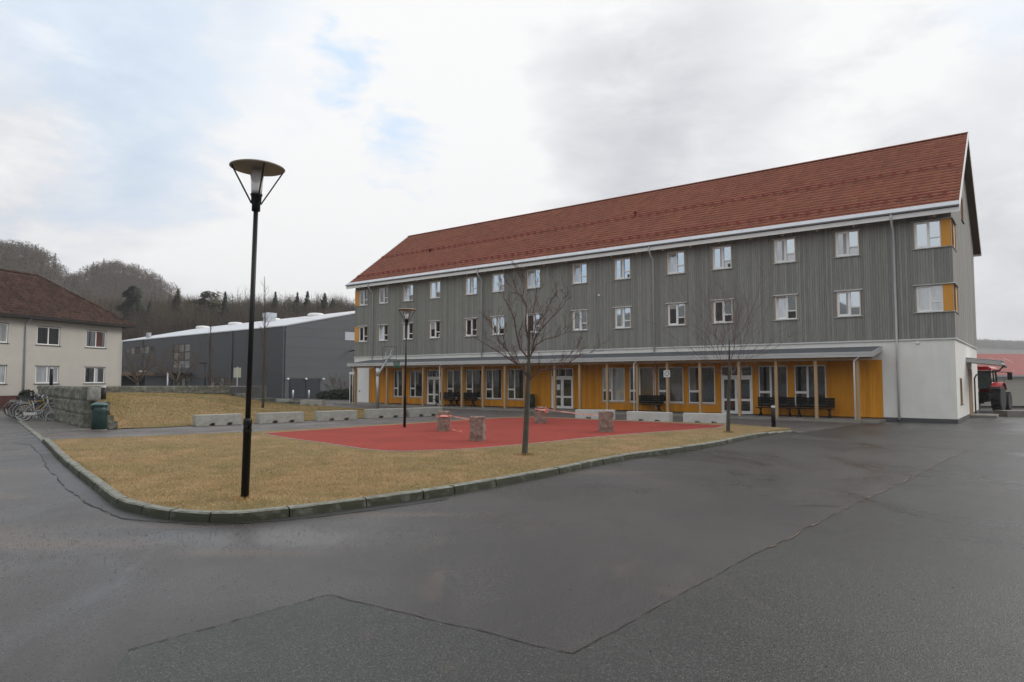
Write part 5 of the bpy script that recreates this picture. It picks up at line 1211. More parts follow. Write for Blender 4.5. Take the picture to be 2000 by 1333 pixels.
for s_ in (-1, 1): wheel(0, s_ * .85, .80, .50); wheel(2.35, s_ * .82, .56, .38)
MB().bx(-.5, 1.4, -.35, .35, .6, 1.15).bx(-.75, -.5, -.25, .25, .5, .9).build('chassis', M['black'], tr)
mb = MB(); mb.prof([(-.34, .95), (.34, .95), (.36, 1.45), (.22, 1.62), (-.22, 1.62), (-.36, 1.45)], 1.15, 3.05); mb.build('bonnet', M['rededge'], tr)
for s_ in (-1, 1):
    mb = MB(); pts = []
    for k in range(9):
        a = R(140 - k * 14); pts.append((math.cos(a) * .92, .86 + math.sin(a) * .92))
    ys = (s_ * .60, s_ * 1.15); n = len(pts); vs = [(p[0], ys[0], p[1]) for p in pts] + [(p[0], ys[1], p[1]) for p in pts] + [(p[0], ys[1], p[1] - .07) for p in pts]
    mb.add(vs, [(i, i + 1, n + i + 1, n + i) for i in range(n - 1)] + [(n + i, n + i + 1, 2 * n + i + 1, 2 * n + i) for i in range(n - 1)]); mb.bx(-.95, -.25, min(ys), max(ys), 1.42, 1.62) if False else None
    mb.build('mudguard', M['rededge'], tr)
    MB().bx(-.86, -.66, min(ys) + .02, max(ys) - .02, 1.36, 1.5).build('rear_guard', M['plinth'], tr)
mb = MB()
for x, x2, y in ((-.55, -.35, .62), (1.1, .95, .62)):
    for s_ in (-1, 1): mb.beam((x, s_ * y, 1.35), (x2, s_ * (y - .06), 2.5), .07, .07)
mb.beam((.35, -.62, 1.3), (.35, -.57, 2.5), .05, .05); mb.beam((.35, .62, 1.3), (.35, .57, 2.5), .05, .05); mb.build('cab_frame', M['black'], tr)
M['cabglass'] = glass('cab_glass', .25, (.06, .09, .08))
for q_ in ([(-.54, -.58, 1.4), (-.54, .58, 1.4), (-.36, .53, 2.46), (-.36, -.53, 2.46)], [(1.09, -.58, 1.4), (1.09, .58, 1.4), (.95, .53, 2.46), (.95, -.53, 2.46)]): MB().add(q_, [(0, 1, 2, 3)]).build('cab_glass', M['cabglass'], tr)
for s_ in (-1, 1): MB().add([(-.5, s_ * .61, 1.36), (1.05, s_ * .61, 1.36), (.93, s_ * .555, 2.46), (-.35, s_ * .555, 2.46)], [(0, 1, 2, 3)]).build('cab_glass', M['cabglass'], tr)
mb = MB(); mb.prof([(-.66, 2.5), (.66, 2.5), (.66, 2.58), (.5, 2.70), (-.5, 2.70), (-.66, 2.58)], -.52, 1.15); mb.build('cab_roof', M['rededge'], tr)
mb = MB(); mb.beam((1.0, -.6, 2.4), (1.05, -1.25, 2.35), .04, .04); mb.build('mirror_arm', M['black'], tr); MB().bx(1.02, 1.1, -1.38, -1.14, 1.9, 2.36).build('mirror', M['black'], tr)
MB().tube([(1.7, -.42, 1.3), (1.7, -.42, 2.35)], .05, 8).build('exhaust', M['black'], tr)

# ------------------------------------------------------------------ bicycles
def make_bike(col, rear, front, s, label, lady=True, guard=True, tyre='blackrubber', extra=None):
    rear = Vector(rear); front = Vector(front); d = front - rear; rz = math.atan2(d.y, d.x)
    root = empty('bicycle', (rear.x, rear.y, .012), rz, label, 'bicycle', 'bicycles in the stand'); root.scale = (s,) * 3; root.rotation_euler = (R(extra or 4), 0, rz)
    Rw = .34; wb = 1.08
    for k, x in enumerate((0, wb)):
        pts = [(x + math.cos(t) * Rw, 0, Rw + math.sin(t) * Rw) for t in [i * math.pi / 18 for i in range(37)]]
        w = MB().tube(pts, .02, 6, cap=False).build('wheel', M[tyre], root, True)
        pts = [(x + math.cos(t) * (Rw - .025), 0, Rw + math.sin(t) * (Rw - .025)) for t in [i * math.pi / 14 for i in range(29)]]
        MB().tube(pts, .011, 5, cap=False).build('rim', M['chrome'], w, True)
        mb = MB()
        for i in range(14): t = i * math.pi / 7; mb.tube([(x, (-1) ** i * .02, Rw), (x + math.cos(t) * (Rw - .03), 0, Rw + math.sin(t) * (Rw - .03))], .0028, 3)
        mb.lathe([(.0, -.04), (.025, -.04), (.025, .04), (.0, .04)], 8) if False else mb.tube([(x, -.05, Rw), (x, .05, Rw)], .022, 8)
        mb.build('spokes', M['chrome'], w)
        if guard:
            a0, a1 = ((R(5), R(205)) if k == 0 else (R(20), R(150)))
            n = 14; pa = [a0 + (a1 - a0) * i / n for i in range(n + 1)]; mb = MB()
            for sgy in (0,):
                vi = [(x + math.cos(a) * (Rw + .035), -.03, Rw + math.sin(a) * (Rw + .035)) for a in pa] + [(x + math.cos(a) * (Rw + .045), 0, Rw + math.sin(a) * (Rw + .045)) for a in pa] + [(x + math.cos(a) * (Rw + .035), .03, Rw + math.sin(a) * (Rw + .035)) for a in pa]
                mb.add(vi, [(i, i + 1, n + 2 + i, n + 1 + i) for i in range(n)] + [(n + 1 + i, n + 2 + i, 2 * n + 3 + i, 2 * n + 2 + i) for i in range(n)])
            mb.build('mudguard', M[col] if guard == 2 else M['silver'], root)
    bb = (.44, 0, .30); st = (.30, 0, .78); hd = (.86, 0, .80); hl = (.89, 0, .68); ax = (0, 0, Rw); fx = (wb, 0, Rw)
    mb = MB(); mb.tube([bb, st], .016, 7)
    if lady: mb.tube([(.40, 0, .42), (.58, 0, .42), (.78, 0, .62), hd], .015, 7); mb.tube([bb, (.60, 0, .33), (.80, 0, .52), hl], .017, 7)
    else: mb.tube([(.31, 0, .74), hd], .015, 7); mb.tube([bb, hl], .018, 7)
    for y in (-.05, .05): mb.tube([bb, (.2, y, .32), (0, y, Rw)], .010, 6); mb.tube([(.31, 0, .72), (.2, y, .62), (0, y, Rw)], .009, 6)
    mb.tube([(.84, 0, .90), hl], .02, 8); mb.build('frame', M[col], root, True)
    mb = MB()
    for y in (-.05, .05): mb.tube([hl, (.93, y, .62), (1.02, y, .45), (wb, y, Rw)], .011, 6)
    mb.build('fork', M[col], root, True)
    mb = MB(); mb.tube([(.84, 0, .88), (.82, 0, 1.02)], .013, 6); mb.tube([(.64, -.29, 1.0), (.78, -.22, 1.06), (.84, 0, 1.03), (.78, .22, 1.06), (.64, .29, 1.0)], .012, 6); mb.build('handlebar', M['chrome'], root, True)
    mb = MB()
    for y in (-.29, .29): mb.tube([(.72, y * .9, 1.035), (.62, y, .99)], .018, 7)
    mb.build('grips', M['black'], root, True)
    mb = MB(); mb.tube([(.29, 0, .78), (.27, 0, .88)], .013, 6); mb.build('seat_post', M['chrome'], root)
    mb = MB(); mb.add([(.12, -.08, .90), (.12, .08, .90), (.28, .03, .91), (.42, .012, .90), (.42, -.012, .90), (.28, -.03, .91), (.13, -.07, .95), (.13, .07, .95), (.28, .025, .935), (.41, .01, .92), (.41, -.01, .92), (.28, -.025, .935)],
        [(0, 1, 2, 3, 4, 5)[::-1], (6, 11, 10, 9, 8, 7)[::-1], (0, 6, 7, 1), (1, 7, 8, 2), (2, 8, 9, 3), (3, 9, 10, 4), (4, 10, 11, 5), (5, 11, 6, 0)]); mb.build('saddle', M['black'], root)
    mb = MB(); mb.bx(-.14, .26, -.06, .06, .735, .745)
    for y in (-.06, .06): mb.tube([(-.12, y, .735), (0, y * .8, Rw)], .005, 4)
    mb.build('rear_rack', M['silver'], root)
    mb = MB(); mb.bx(.02, .50, -.065, -.045, .24, .36); mb.build('chain_guard', M['silver' if lady else 'black'], root)
    mb = MB(); mb.tube([(.44, -.09, .30), (.55, -.09, .18)], .009, 5); mb.tube([(.44, .09, .30), (.33, .09, .42)], .009, 5); mb.bx(.51, .60, -.18, -.09, .17, .19); mb.bx(.29, .38, .09, .18, .41, .43); mb.build('pedals', M['chrome'], root)
    MB().bx(.935, .97, -.04, .04, .78, .86).build('headlight', M['black'], root)
    return root
M['bluef'] = mat('blue_bike_paint', (.03, .05, .12), rough=.3); M['redf'] = mat('red_bike_paint', (.35, .02, .015), rough=.3); M['greenf'] = mat('dark_green_bike_paint', (.02, .07, .06), rough=.3); M['yellowf'] = mat('yellow_bike_paint', (.45, .30, .03), rough=.35)
br = Vector((-23.7, 33.25)); bd = Vector((.42, 1.0)).normalized() * 1.3; st_ = Vector((-.68, .74)) * .72
bd = Vector((.97, .22)).normalized()
B_L = ['silver step-through bicycle nearest the camera with pale chain guard', 'dark green bicycle right behind the silver one', 'yellow framed bicycle in the middle of the stand', 'red framed bicycle with black saddle in the stand', 'blue bicycle with raised handlebar near the stand end', 'black bicycle at the far left end of the stand', 'second silver bicycle, far back in the stand near the bush', 'black bicycle last in the stand, closest to the cream house']
for i, (c, lady, g_) in enumerate((('silver', True, 1), ('greenf', True, 2), ('yellowf', False, 1), ('redf', False, 2), ('bluef', False, 0), ('black', False, 2), ('silver', True, 1), ('black', False, 0))):
    p = br + st_ * i * (1.0 + .03 * i) + Vector((.1 * (i % 2), .05 * i)); ang = R((0, 5, -4, 7, 2, -6, 12, 4)[i]); dd = Vector((bd.x * math.cos(ang) - bd.y * math.sin(ang), bd.x * math.sin(ang) + bd.y * math.cos(ang)))
    make_bike(c, (p.x, p.y, 0), (p.x + dd.x, p.y + dd.y, 0), (1.18, 1.16, 1.2, 1.16, 1.22, 1.18, 1.16, 1.2)[i], B_L[i], lady, g_, extra=(-4, 5, -3, 4, -5, 3, 6, -4)[i])

rk = empty('bicycle_stand', (br.x + bd.x * 1.25, br.y + bd.y * 1.25, .012), math.atan2(st_.y, st_.x), 'low steel bicycle stand with wheel loops along the granite wall', 'bicycle stand')
mb = MB(); mb.beam((-.5, .3, .04), (4.4, .3, .04), .06, .05); mb.beam((-.5, -.25, .04), (4.4, -.25, .04), .06, .05); mb.build('rail', M['zinc'], rk)
lp = MB().tube([(0, -.25, .05), (0, -.2, .36), (0, 0, .44), (0, .25, .36), (0, .3, .05)], .014, 6).tube([(.09, -.25, .05), (.09, -.2, .36), (.09, 0, .44), (.09, .25, .36), (.09, .3, .05)], .014, 6).mesh('wheel_loop', M['zinc'])
for k in range(8): inst('wheel_loop', lp, rk, (-.3 + k * .62, 0, 0))
# round clipped bush by the house
def leaf_ball(name, c, rx, rz, n, m, parent=None, leaf=.06, seed=1, squash=1.0):
    r = np.random.default_rng(seed); d = r.normal(0, 1, (n, 3)); d /= np.linalg.norm(d, axis=1)[:, None]; rad = r.uniform(.72, 1.03, n) ** .5
    P = d * rad[:, None] * np.array([rx, rx, rz]); a = r.normal(0, leaf, (n, 3)); b = r.normal(0, leaf, (n, 3))
    V = np.stack([P, P + a, P + b], 1); me = np_mesh(name, V.reshape(-1, 3), np.arange(3 * n).reshape(n, 3), m); return inst(name, me, parent, c)
bu = empty('clipped_bush', (-34.3, 48.4, 0), 0, 'round clipped dark evergreen bush before the cream house wall', 'bush')
leaf_ball('crown', (0, 0, .75), .5, .52, 3000, M['bush'], bu, .07, 3); MB().lathe([(.36, .3), (.4, .75), (.32, 1.05), (.0, 1.18)], 14).build('inner_crown', M['bush'], bu, True); MB().tube([(0, 0, 0), (0, 0, .8)], .06, 6).build('stem', M['bark'], bu)
# shrubs by the hall end
for i, (x, y, h, n) in enumerate(((-17.5, 72, 1.0, 1800), (-19.5, 74, .8, 1400), (-15.2, 70.5, .9, 1500))):
    b = empty('shrub', (x, y, 0), 0, ['low dark evergreen shrub beside the long building corner', 'low reddish shrub just right of the blue-black hall doors', 'low dark shrub hidden against the long building end'][i], 'shrub'); leaf_ball('foliage', (0, 0, h * .45), 1.6, h * .6, n, M['bush'], b, .12, 5 + i)

# ------------------------------------------------------------------ bare trees
def grow(mb, p, d, L_, r, depth, rg, n0=6, wander=.22, up=.12, minr=.0035, fork=(2, 3), spread=.55, lr=.72):
    n = 5 if depth > 0 else 4; pts = [p]; rad = [r]; dd = d.normalized(); kidsp = []
    for i in range(n):
        dd = (dd + Vector((rg.gauss(0, wander), rg.gauss(0, wander), rg.gauss(0, wander * .6) + up)) * .6).normalized()
        p = p + dd * (L_ / n); pts.append(p); rad.append(r * (1 - .55 * (i + 1) / n)); kidsp.append((p, dd, rad[-1]))
    mb.tube(pts, rad, max(3, n0), cap=False)
    if depth <= 0: return
    for k in range(rg.randint(*fork) + 1):
        i = rg.randint(1, n - 1); q, e, rr_ = kidsp[i]
        a = Vector((rg.gauss(0, 1), rg.gauss(0, 1), rg.gauss(0, .5))); a = (a - e * a.dot(e)).normalized()
        grow(mb, q, (e + a * spread * rg.uniform(.7, 1.4)).normalized(), L_ * lr * rg.uniform(.7, 1.1), max(minr, rr_ * .62), depth - 1, rg, max(3, n0 - 1), wander, up, minr, fork, spread, lr)
def limb_tree(name, loc, trunk, trad, limbs, k, label, group, seed, twigs=3, rz=0, tdepth=1, thick=.62):
    root = empty(name, loc, rz, label, 'tree', group); rg = random.Random(seed)
    mb = MB(); mb.tube([(trunk[0][0], .0, -.1)] + [(x, y, z) for x, y, z in trunk], [trad[0] * 1.35] + trad, 10); mb.build('trunk', M['bark'], root, True)
    mb = MB()
    for pts, r0 in limbs:
        n = len(pts); az = rg.uniform(-1.2, 1.2); P = []
        for i, (x, z) in enumerate(pts): P.append(Vector((x * k, math.sin(az) * k * 90 * (i / max(1, n - 1)) ** 1.2 * (n / 6), z * k)))
        rad = [max(.0045, r0 * thick * (1 - .88 * i / (n - 1))) for i in range(n)]; mb.tube(P, rad, 6, cap=False)
        for i in range(1, n):
            for _ in range(twigs):
                t = rg.random(); q = P[i - 1].lerp(P[i], t); e = (P[i] - P[i - 1]).normalized(); a = Vector((rg.gauss(0, 1), rg.gauss(0, 1), rg.gauss(.3, .5))).normalized()
                grow(mb, q, (e + a * .7 + Vector((0, 0, .25))).normalized(), k * rg.uniform(45, 110), max(.0045, rad[i] * .5), tdepth, rg, 4, .2, .12, .0045, (1, 2), .6, .6)
    mb.build('branches', M['twig'], root); return root
kk = .00373
def LP(*a): return [((a[i] - 470), (1290 - a[i + 1])) for i in range(0, len(a), 2)]
limbs = [(LP(485, 770, 440, 690, 380, 650, 320, 610, 240, 560, 170, 520, 110, 480), .040), (LP(495, 640, 430, 560, 405, 450, 390, 350, 360, 280, 320, 210, 310, 120), .040),
         (LP(490, 520, 470, 400, 475, 280, 450, 200, 410, 170, 355, 110), .034), (LP(450, 200, 470, 110, 440, 90, 415, 30), .014), (LP(510, 600, 530, 500, 560, 450, 620, 380, 680, 320, 730, 270, 750, 220), .036),
         (LP(500, 620, 540, 540, 600, 500, 680, 480, 745, 455, 775, 400), .028), (LP(500, 775, 560, 715, 640, 705, 700, 700, 800, 640, 860, 600, 940, 590), .036), (LP(700, 690, 760, 620, 820, 560, 855, 490), .016),
         (LP(515, 500, 540, 400, 600, 330, 640, 240, 690, 180), .024), (LP(495, 540, 500, 420, 520, 330, 540, 200, 560, 60), .030), (LP(430, 690, 360, 600, 290, 520, 260, 440, 200, 350), .020), (LP(380, 650, 330, 540, 300, 440, 270, 330), .014)]
g1 = gnd(1027, 889, .1)
limb_tree('bare_tree', g1, [(-.03, 0, 0), (.02, 0, .9), (.06, 0, 1.9), (.08, 0, 2.4), (.07, 0, 3.1), (.07, 0, 3.7)], [.078, .07, .062, .042, .022, .009], limbs, kk,
          'bare young tree with spreading crown standing in the lawn before the red court', 'bare lawn trees', 5, 3, tdepth=2)
# small right tree: unit = px of the second photograph crop
k2 = 26.34 / 1335.
def LQ(*a): return [((a[i] - 1422), (845 - a[i + 1])) for i in range(0, len(a), 2)]
limbs = [(LQ(1424, 735, 1412, 715, 1405, 690, 1400, 665, 1404, 640), .022), (LQ(1425, 742, 1405, 733, 1392, 720, 1380, 705), .016), (LQ(1426, 740, 1440, 732, 1450, 715, 1462, 690, 1478, 670), .022), (LQ(1427, 720, 1432, 690, 1428, 660, 1432, 640), .022),
         (LQ(1428, 680, 1440, 668, 1450, 645), .012), (LQ(1450, 715, 1470, 705, 1490, 700), .010), (LQ(1426, 700, 1415, 680, 1422, 655, 1416, 642), .012), (LQ(1412, 715, 1395, 700, 1385, 685), .010)]
g2 = gnd(1422, 845, .1)
limb_tree('bare_tree', g2, [(0, 0, 0), (.04, 0, 1.2), (.08, 0, 2.1), (.1, 0, 2.9), (.1, 0, 3.4)], [.075, .065, .055, .03, .015], limbs, k2, 'smaller bare tree at the right tip of the lawn by the black bollard', 'bare lawn trees', 9, 3, tdepth=1)
def slim_tree(loc, H_, r0, W_, label, seed, group='thin bare trees by the hall', dens=26, m='twig', depth=1):
    root = empty('bare_tree', loc, 0, label, 'tree', group); rg = random.Random(seed); mb = MB(); P = []; n = 9; p = Vector((0, 0, -.1))
    for i in range(n + 1): P.append(Vector((rg.gauss(0, .012) * H_ * .3, rg.gauss(0, .012) * H_ * .3, H_ * i / n)) if i else Vector((0, 0, -.1)))
    rad = [r0 * (1 - .92 * i / n) + .006 for i in range(n + 1)]; mb.tube(P, rad, 8); mb.build('trunk', M['bark'], root, True); mb = MB()
    for k in range(dens):
        t = rg.uniform(.2, .97); i = int(t * n); q = P[i].lerp(P[i + 1], t * n - i); a = rg.uniform(0, 6.28); w = W_ * (1 - t * .75) + .1
        grow(mb, q, Vector((math.cos(a) * .55, math.sin(a) * .55, 1)), w * 2.0, max(.006, rad[i] * .35), depth, rg, 4, .16, .2, .005, (1, 2), .5, .6)
    mb.build('branches', M[m], root); return root
slim_tree(gnd(513, 805), 8.6, .085, .5, 'tall slender bare tree just right of the near lamp post', 3, dens=30)
slim_tree((-26.6, 60, 0), 7.8, .10, .5, 'thin pale bare tree left of the tall slender one, before the hall', 4, dens=22)
def round_tree(loc, H_, W_, label, seed, group=None, m='bare', depth=3, r0=.15, zt=.3):
    root = empty('bare_tree', loc, 0, label, 'tree', group); rg = random.Random(seed); mb = MB(); mb.tube([(0, 0, -.1), (.05, 0, H_ * zt)], [r0, r0 * .8], 7); mb.build('trunk', M['bark'], root, True); mb = MB()
    for k in range(9):
        a = k * .7 + rg.uniform(-.3, .3); s_ = .25 + .75 * rg.random()
        grow(mb, Vector((.05, 0, H_ * zt * (.85 + .15 * rg.random()))), Vector((math.cos(a) * s_ * W_ / H_ * 2.2, math.sin(a) * s_ * W_ / H_ * 2.2, 1)), H_ * .42, r0 * .5, depth, rg, 4, .2, .06, .012, (2, 3), .6, .62)
    mb.build('branches', M[m], root); return root
round_tree((-36.6, 58, 1.5) if False else (-39.5, 72, 0), 6.2, 5.2, 'bare spreading tree in front of the strip window of the hall', 11, 'bare trees before the hall', r0=.16)
round_tree((-33.6, 68.5, 0), 6.0, 4.6, 'bare spreading tree before the tall hall window and entrance', 12, 'bare trees before the hall', r0=.15)
round_tree((-30.3, 72, 0), 3.1, 3.0, 'small bare tree before the low hall window', 13, 'bare trees before the hall', r0=.13)
round_tree((-18.2, 73.5, 0), 3.6, 2.6, 'reddish bare shrub tree beside the left end of the long building', 14, None, m='barered', r0=.06, zt=.06)
# small street things before the hall
root = empty('road_sign', (-24.6, 45.9 + 0.5, 0), 0, 'back of a pale square road sign on a thin grey pole', 'sign'); root.location = (-28.3, 52.5 + 18 * 0, 1.0)
p_ = gnd(466, 768); root.location = (-.402 * 56, 56, 0)
MB().tube([(0, 0, 0), (0, 0, 3.1)], .035, 8).build('pole', M['zincl'], root, True); MB().bx(-.30, .30, -.03, -.01, 2.22, 3.02).build('sign_back', M['signback'], root)
root = empty('area_lamp', (-44.9 * .0 - .449 * 72, 72, 0), 0, 'thin black lamp post with flat angled head before the grey hall', 'lamp'); MB().tube([(0, 0, 0), (0, 0, 3.75)], .09, 8).build('pole', M['black'], root, True); MB().bx(-.75, .1, -.12, .12, 3.72, 3.85).build('lamp_head', M['black'], root)
root = empty('flag_pole', (-.504 * 66, 66, 0), 0, 'short grey pole standing before the dark hall entrance', 'pole'); MB().tube([(0, 0, 0), (0, 0, 2.7)], .07, 8).build('pole', M['zinc'], root, True)

# ------------------------------------------------------------------ hills and woods
def ridge(pts, x): return np.interp(x, [p[0] for p in pts], [p[1] for p in pts])
RA = [(-520, 55), (-330, 60), (-260, 58), (-225, 56), (-214, 55.5), (-205, 52), (-198, 46), (-192, 39), (-186, 31), (-178, 20), (-165, 12), (-140, 6), (-110, 3), (0, 0)]
RB = [(-520, 12), (-330, 16), (-260, 22), (-247, 29), (-240, 37), (-233, 48), (-226, 57), (-218, 61), (-210, 60.5), (-201, 57.5), (-193, 53), (-184, 47), (-176, 39), (-168, 28), (-160, 18), (-148, 12), (-135, 10), (-100, 8), (-40, 5), (0, 3), (60, 0)]
def hz(X, Y):
    def fall(d, f, b): return np.where(d < 0, np.clip(1 + d / f, 0, 1), np.clip(1 - d / b, 0, 1))
    def sm(t): return t * t * (3 - 2 * t)
    a = ridge(RA, X) * sm(fall(Y - 300, 150, 60)); b = ridge(RB, X) * sm(fall(Y - 370, 95, 130))
    n = np.sin(X * .06 + Y * .03) * 1.2 + np.sin(X * .13 - Y * .09) * .8
    base = np.clip((Y - 118) / 60, 0, 1) * np.clip((-X - 5) / 40, 0, 1) * 10.5
    return np.maximum(np.maximum(a, b), base) + n * .4 * np.clip(np.maximum(a, b) / 20, 0, 1)
gx = np.linspace(-520, 60, 150); gy = np.linspace(118, 480, 100); XX, YY = np.meshgrid(gx, gy); ZZ = hz(XX, YY) - .3
V = np.stack([XX, YY, ZZ], -1).reshape(-1, 3); idx = np.arange(V.shape[0]).reshape(XX.shape); F = np.stack([idx[:-1, :-1], idx[:-1, 1:], idx[1:, 1:], idx[1:, :-1]], -1).reshape(-1, 4)
inst('hills', np_mesh('hills', V, F, M['hillground'], True))['kind'] = 'structure'
def bare_proto(seed, H_, W_, n, tw=.05, trunk=.14):
    r = np.random.default_rng(seed); V = []; F = []
    def tri(a, b, c): V.extend([a, b, c])
    tri((-trunk, 0, -1), (trunk, 0, -1), (0, 0, H_ * .8))
    for k in range(n):
        t = r.uniform(.18, .95); a = r.uniform(0, 2 * np.pi); rad = W_ / 2 * np.sqrt(r.uniform(0, 1)) * np.sin(np.pi * min(1, (t * .9 + .08))) ** .6
        top = np.array([np.cos(a) * rad, np.sin(a) * rad, H_ * t + H_ * .12]); bot = np.array([np.cos(a) * rad * .45, np.sin(a) * rad * .45, H_ * (t - .16)])
        bot += r.normal(0, W_ * .03, 3); s = np.array([-np.sin(a), np.cos(a), 0]) * tw * r.uniform(.6, 1.6); s2 = np.array([np.cos(r.uniform(0, 6.3)), np.sin(r.uniform(0, 6.3)), 0]) * tw
        tri(tuple(bot - s), tuple(bot + s2), tuple(top + r.normal(0, W_ * .05, 3)))
    return np.array(V, float)
def round_proto(seed, H_, W_, n, tw=.07):
    r = np.random.default_rng(seed); V = [(-.1, 0, -1), (.1, 0, -1), (0, 0, H_ * .7)]
    d = r.normal(0, 1, (n, 3)); d /= np.linalg.norm(d, axis=1)[:, None]; rad = r.uniform(.25, 1.0, n) ** .6
    P = d * rad[:, None] * np.array([W_ / 2, W_ / 2, H_ * .38]) + np.array([0, 0, H_ * .6])
    for k in range(n):
        dd = d[k] * np.array([1, 1, .8]) + np.array([0, 0, .3]) + r.normal(0, .6, 3); dd /= np.linalg.norm(dd); L_ = H_ * r.uniform(.07, .15); s = np.cross(dd, r.normal(0, 1, 3)); s /= np.linalg.norm(s)
        V.extend([tuple(P[k] - s * tw), tuple(P[k] + s * tw), tuple(P[k] + dd * L_)])
    return np.array(V, float)
def conifer_proto(seed, H_, W_, n, droop=.25, narrow=1.0):
    r = np.random.default_rng(seed); V = [(-.15, 0, -1), (.15, 0, -1), (0, 0, H_)]
    for k in range(n):
        t = r.uniform(.1, 1.0) ** .9; a = r.uniform(0, 2 * np.pi); L_ = W_ / 2 * (1 - t) ** .8 * r.uniform(.6, 1.1) + .12; z = H_ * t; c, s = np.cos(a), np.sin(a)
        tip = np.array([c * L_, s * L_, z - droop * L_ + r.normal(0, .1)]); w = L_ * .30 + .12; m = np.array([c * L_ * .35, s * L_ * .35, z + r.normal(0, .1)])
        V.extend([tuple(tip), tuple(m + np.array([-s, c, 0]) * w), tuple(m - np.array([-s, c, .0]) * w + np.array([0, 0, -.25]))])
    return np.array(V, float)
def forest(name, protos, pts, mtl, label, smin=.75, smax=1.25, seed=1):
    r = np.random.default_rng(seed); parts = []
    which = r.integers(0, len(protos), len(pts))
    for k, P in enumerate(protos):
        S_ = pts[which == k]; n = len(S_)
        if n == 0: continue
        a = r.uniform(0, 2 * np.pi, n); sc = r.uniform(smin, smax, n); c = np.cos(a)[:, None]; s = np.sin(a)[:, None]
        X = P[None, :, 0] * c - P[None, :, 1] * s; Y = P[None, :, 0] * s + P[None, :, 1] * c; Z = np.repeat(P[None, :, 2], n, 0)
        W_ = np.stack([X, Y, Z], -1) * sc[:, None, None] + S_[:, None, :]; parts.append(W_.reshape(-1, 3))
    V = np.concatenate(parts); o = inst(name, np_mesh(name, V, np.arange(len(V)).reshape(-1, 3), mtl)); tag(o, label, 'wood', kind='stuff'); return o
r_ = np.random.default_rng(31)
def pts_in(n, x0, x1, y0, y1, cond, seed):
    r = np.random.default_rng(seed); X = r.uniform(x0, x1, n); Y = r.uniform(y0, y1, n); Z = hz(X, Y); k = cond(X, Y, Z); return np.stack([X, Y, Z - .3], -1)[k]
seen = lambda X, Y, Z: (X / Y > -.86) & (X / Y < -.36) & (Z > 7)
PT = pts_in(13000, -400, -110, 190, 375, seen, 3); k = r_.random(len(PT))
forest('hillside_wood', [round_proto(s, 6.8, 6.4, 120, .11) for s in range(5)], PT[k < .80], M['bare'], 'grey brown leafless wood covering the two rounded hills', .6, 1.15, 4)
forest('hillside_brushwood', [round_proto(s + 9, 6, 6, 70, .12) for s in range(3)], PT[(k >= .80) & (k < .90)], M['barered'], 'reddish leafless trees scattered over the hillsides', .6, 1.1, 5)
forest('hillside_conifers', [conifer_proto(s, 8, 3.8, 110) for s in range(3)], PT[k >= .94], M['conifer'], 'dark conifers scattered on the hillsides', .6, 1.1, 6)
# belt of leafless wood behind the hall
PB = pts_in(1000, -112, 4, 128, 190, lambda X, Y, Z: (X / Y < .02), 8)
forest('woodland_belt', [bare_proto(s + 20, 13.5, 7.5, 330, .05, .2) for s in range(6)], PB, M['bare'], 'leafless grey brown trees forming a belt behind the sports hall', .75, 1.08, 9)
PB3 = pts_in(520, -112, 4, 132, 185, lambda X, Y, Z: (X / Y < .02), 28)
forest('woodland_crowns', [round_proto(s + 60, 14.0, 8.0, 420, .05) for s in range(5)], PB3, M['bare'], 'round leafless crowns of the wood behind the sports hall', .75, 1.08, 29)
PB2 = pts_in(750, -112, -5, 120, 150, lambda X, Y, Z: (X / Y < -.2), 18)
forest('red_brushwood', [bare_proto(s + 30, 9.0, 4.5, 200, .045, .1) for s in range(4)], PB2, M['barered'], 'reddish young leafless brushwood close behind the hall roof', .7, 1.2, 10)
def conifer(px, ytop, Y, W_, label, kind='conifer', n=900, ybase=None, shape=None, seed=1, grp='evergreen trees behind the hall'):
    X = (px - 1000) / 1335. * Y; z0 = float(hz(np.array([X]), np.array([Y]))[0]) - .3; top = 2 + (743 - ytop) / 1335. * Y; H_ = top - z0
    root = empty('conifer_tree', (X, Y, z0), 0, label, 'tree', grp); MB().tube([(0, 0, 0), (0, 0, H_ * .93)], [.28, .04], 7).build('trunk', M['bark'], root, True); r = np.random.default_rng(seed); V = []
    for k in range(n):
        t = r.uniform(.12, .99)
        if shape == 'pine': t = (.60, .74, .86, .95)[k % 4] + r.normal(0, .025); env = (.95, 1.0, .8, .5)[k % 4]
        elif shape == 'layer': t = (np.floor(r.uniform(.15, .99) * 14) + r.normal(0, .28)) / 14; env = (1.02 - t) ** .55 * (1 + .3 * np.sin(t * 37))
        elif shape == 'round': env = max(0, 1 - ((t - .5) / .52) ** 2) ** .5
        else: env = (1.02 - t) ** .85
        env = max(env, .03); a = r.uniform(0, 6.283); L_ = W_ / 2 * env * r.uniform(.45, 1.12) * (1 + .22 * np.sin(a * 3 + t * 19)); c, s = np.cos(a), np.sin(a)
        tip = np.array([c * L_, s * L_, H_ * t - .18 * L_ + r.normal(0, .15)]); q = np.array([c, s, 0]) * L_ * r.uniform(.3, .7) + np.array([0, 0, H_ * t]); w = .30 + .14 * L_
        V.extend([tip, q + np.array([-s, c, .1]) * w * r.uniform(.3, .9), q - np.array([-s, c, 0]) * w * r.uniform(.3, .9) - [0, 0, .3]])
    V = np.array(V); inst('crown', np_mesh('crown', V, np.arange(len(V)).reshape(-1, 3), M['pine' if shape in ('pine', 'brown') else 'conifer']), root); return root
conifer(256, 550, 140, 9.5, 'big dark layered conifer above the right end of the cream house roof', shape='layer', n=2600, seed=1)
conifer(288, 588, 136, 6.5, 'smaller dark spruce right of the big layered conifer', n=1600, seed=2)
conifer(212, 590, 150, 5, 'dark narrow spruce left of the big conifer near the house roof', n=1000, seed=12)
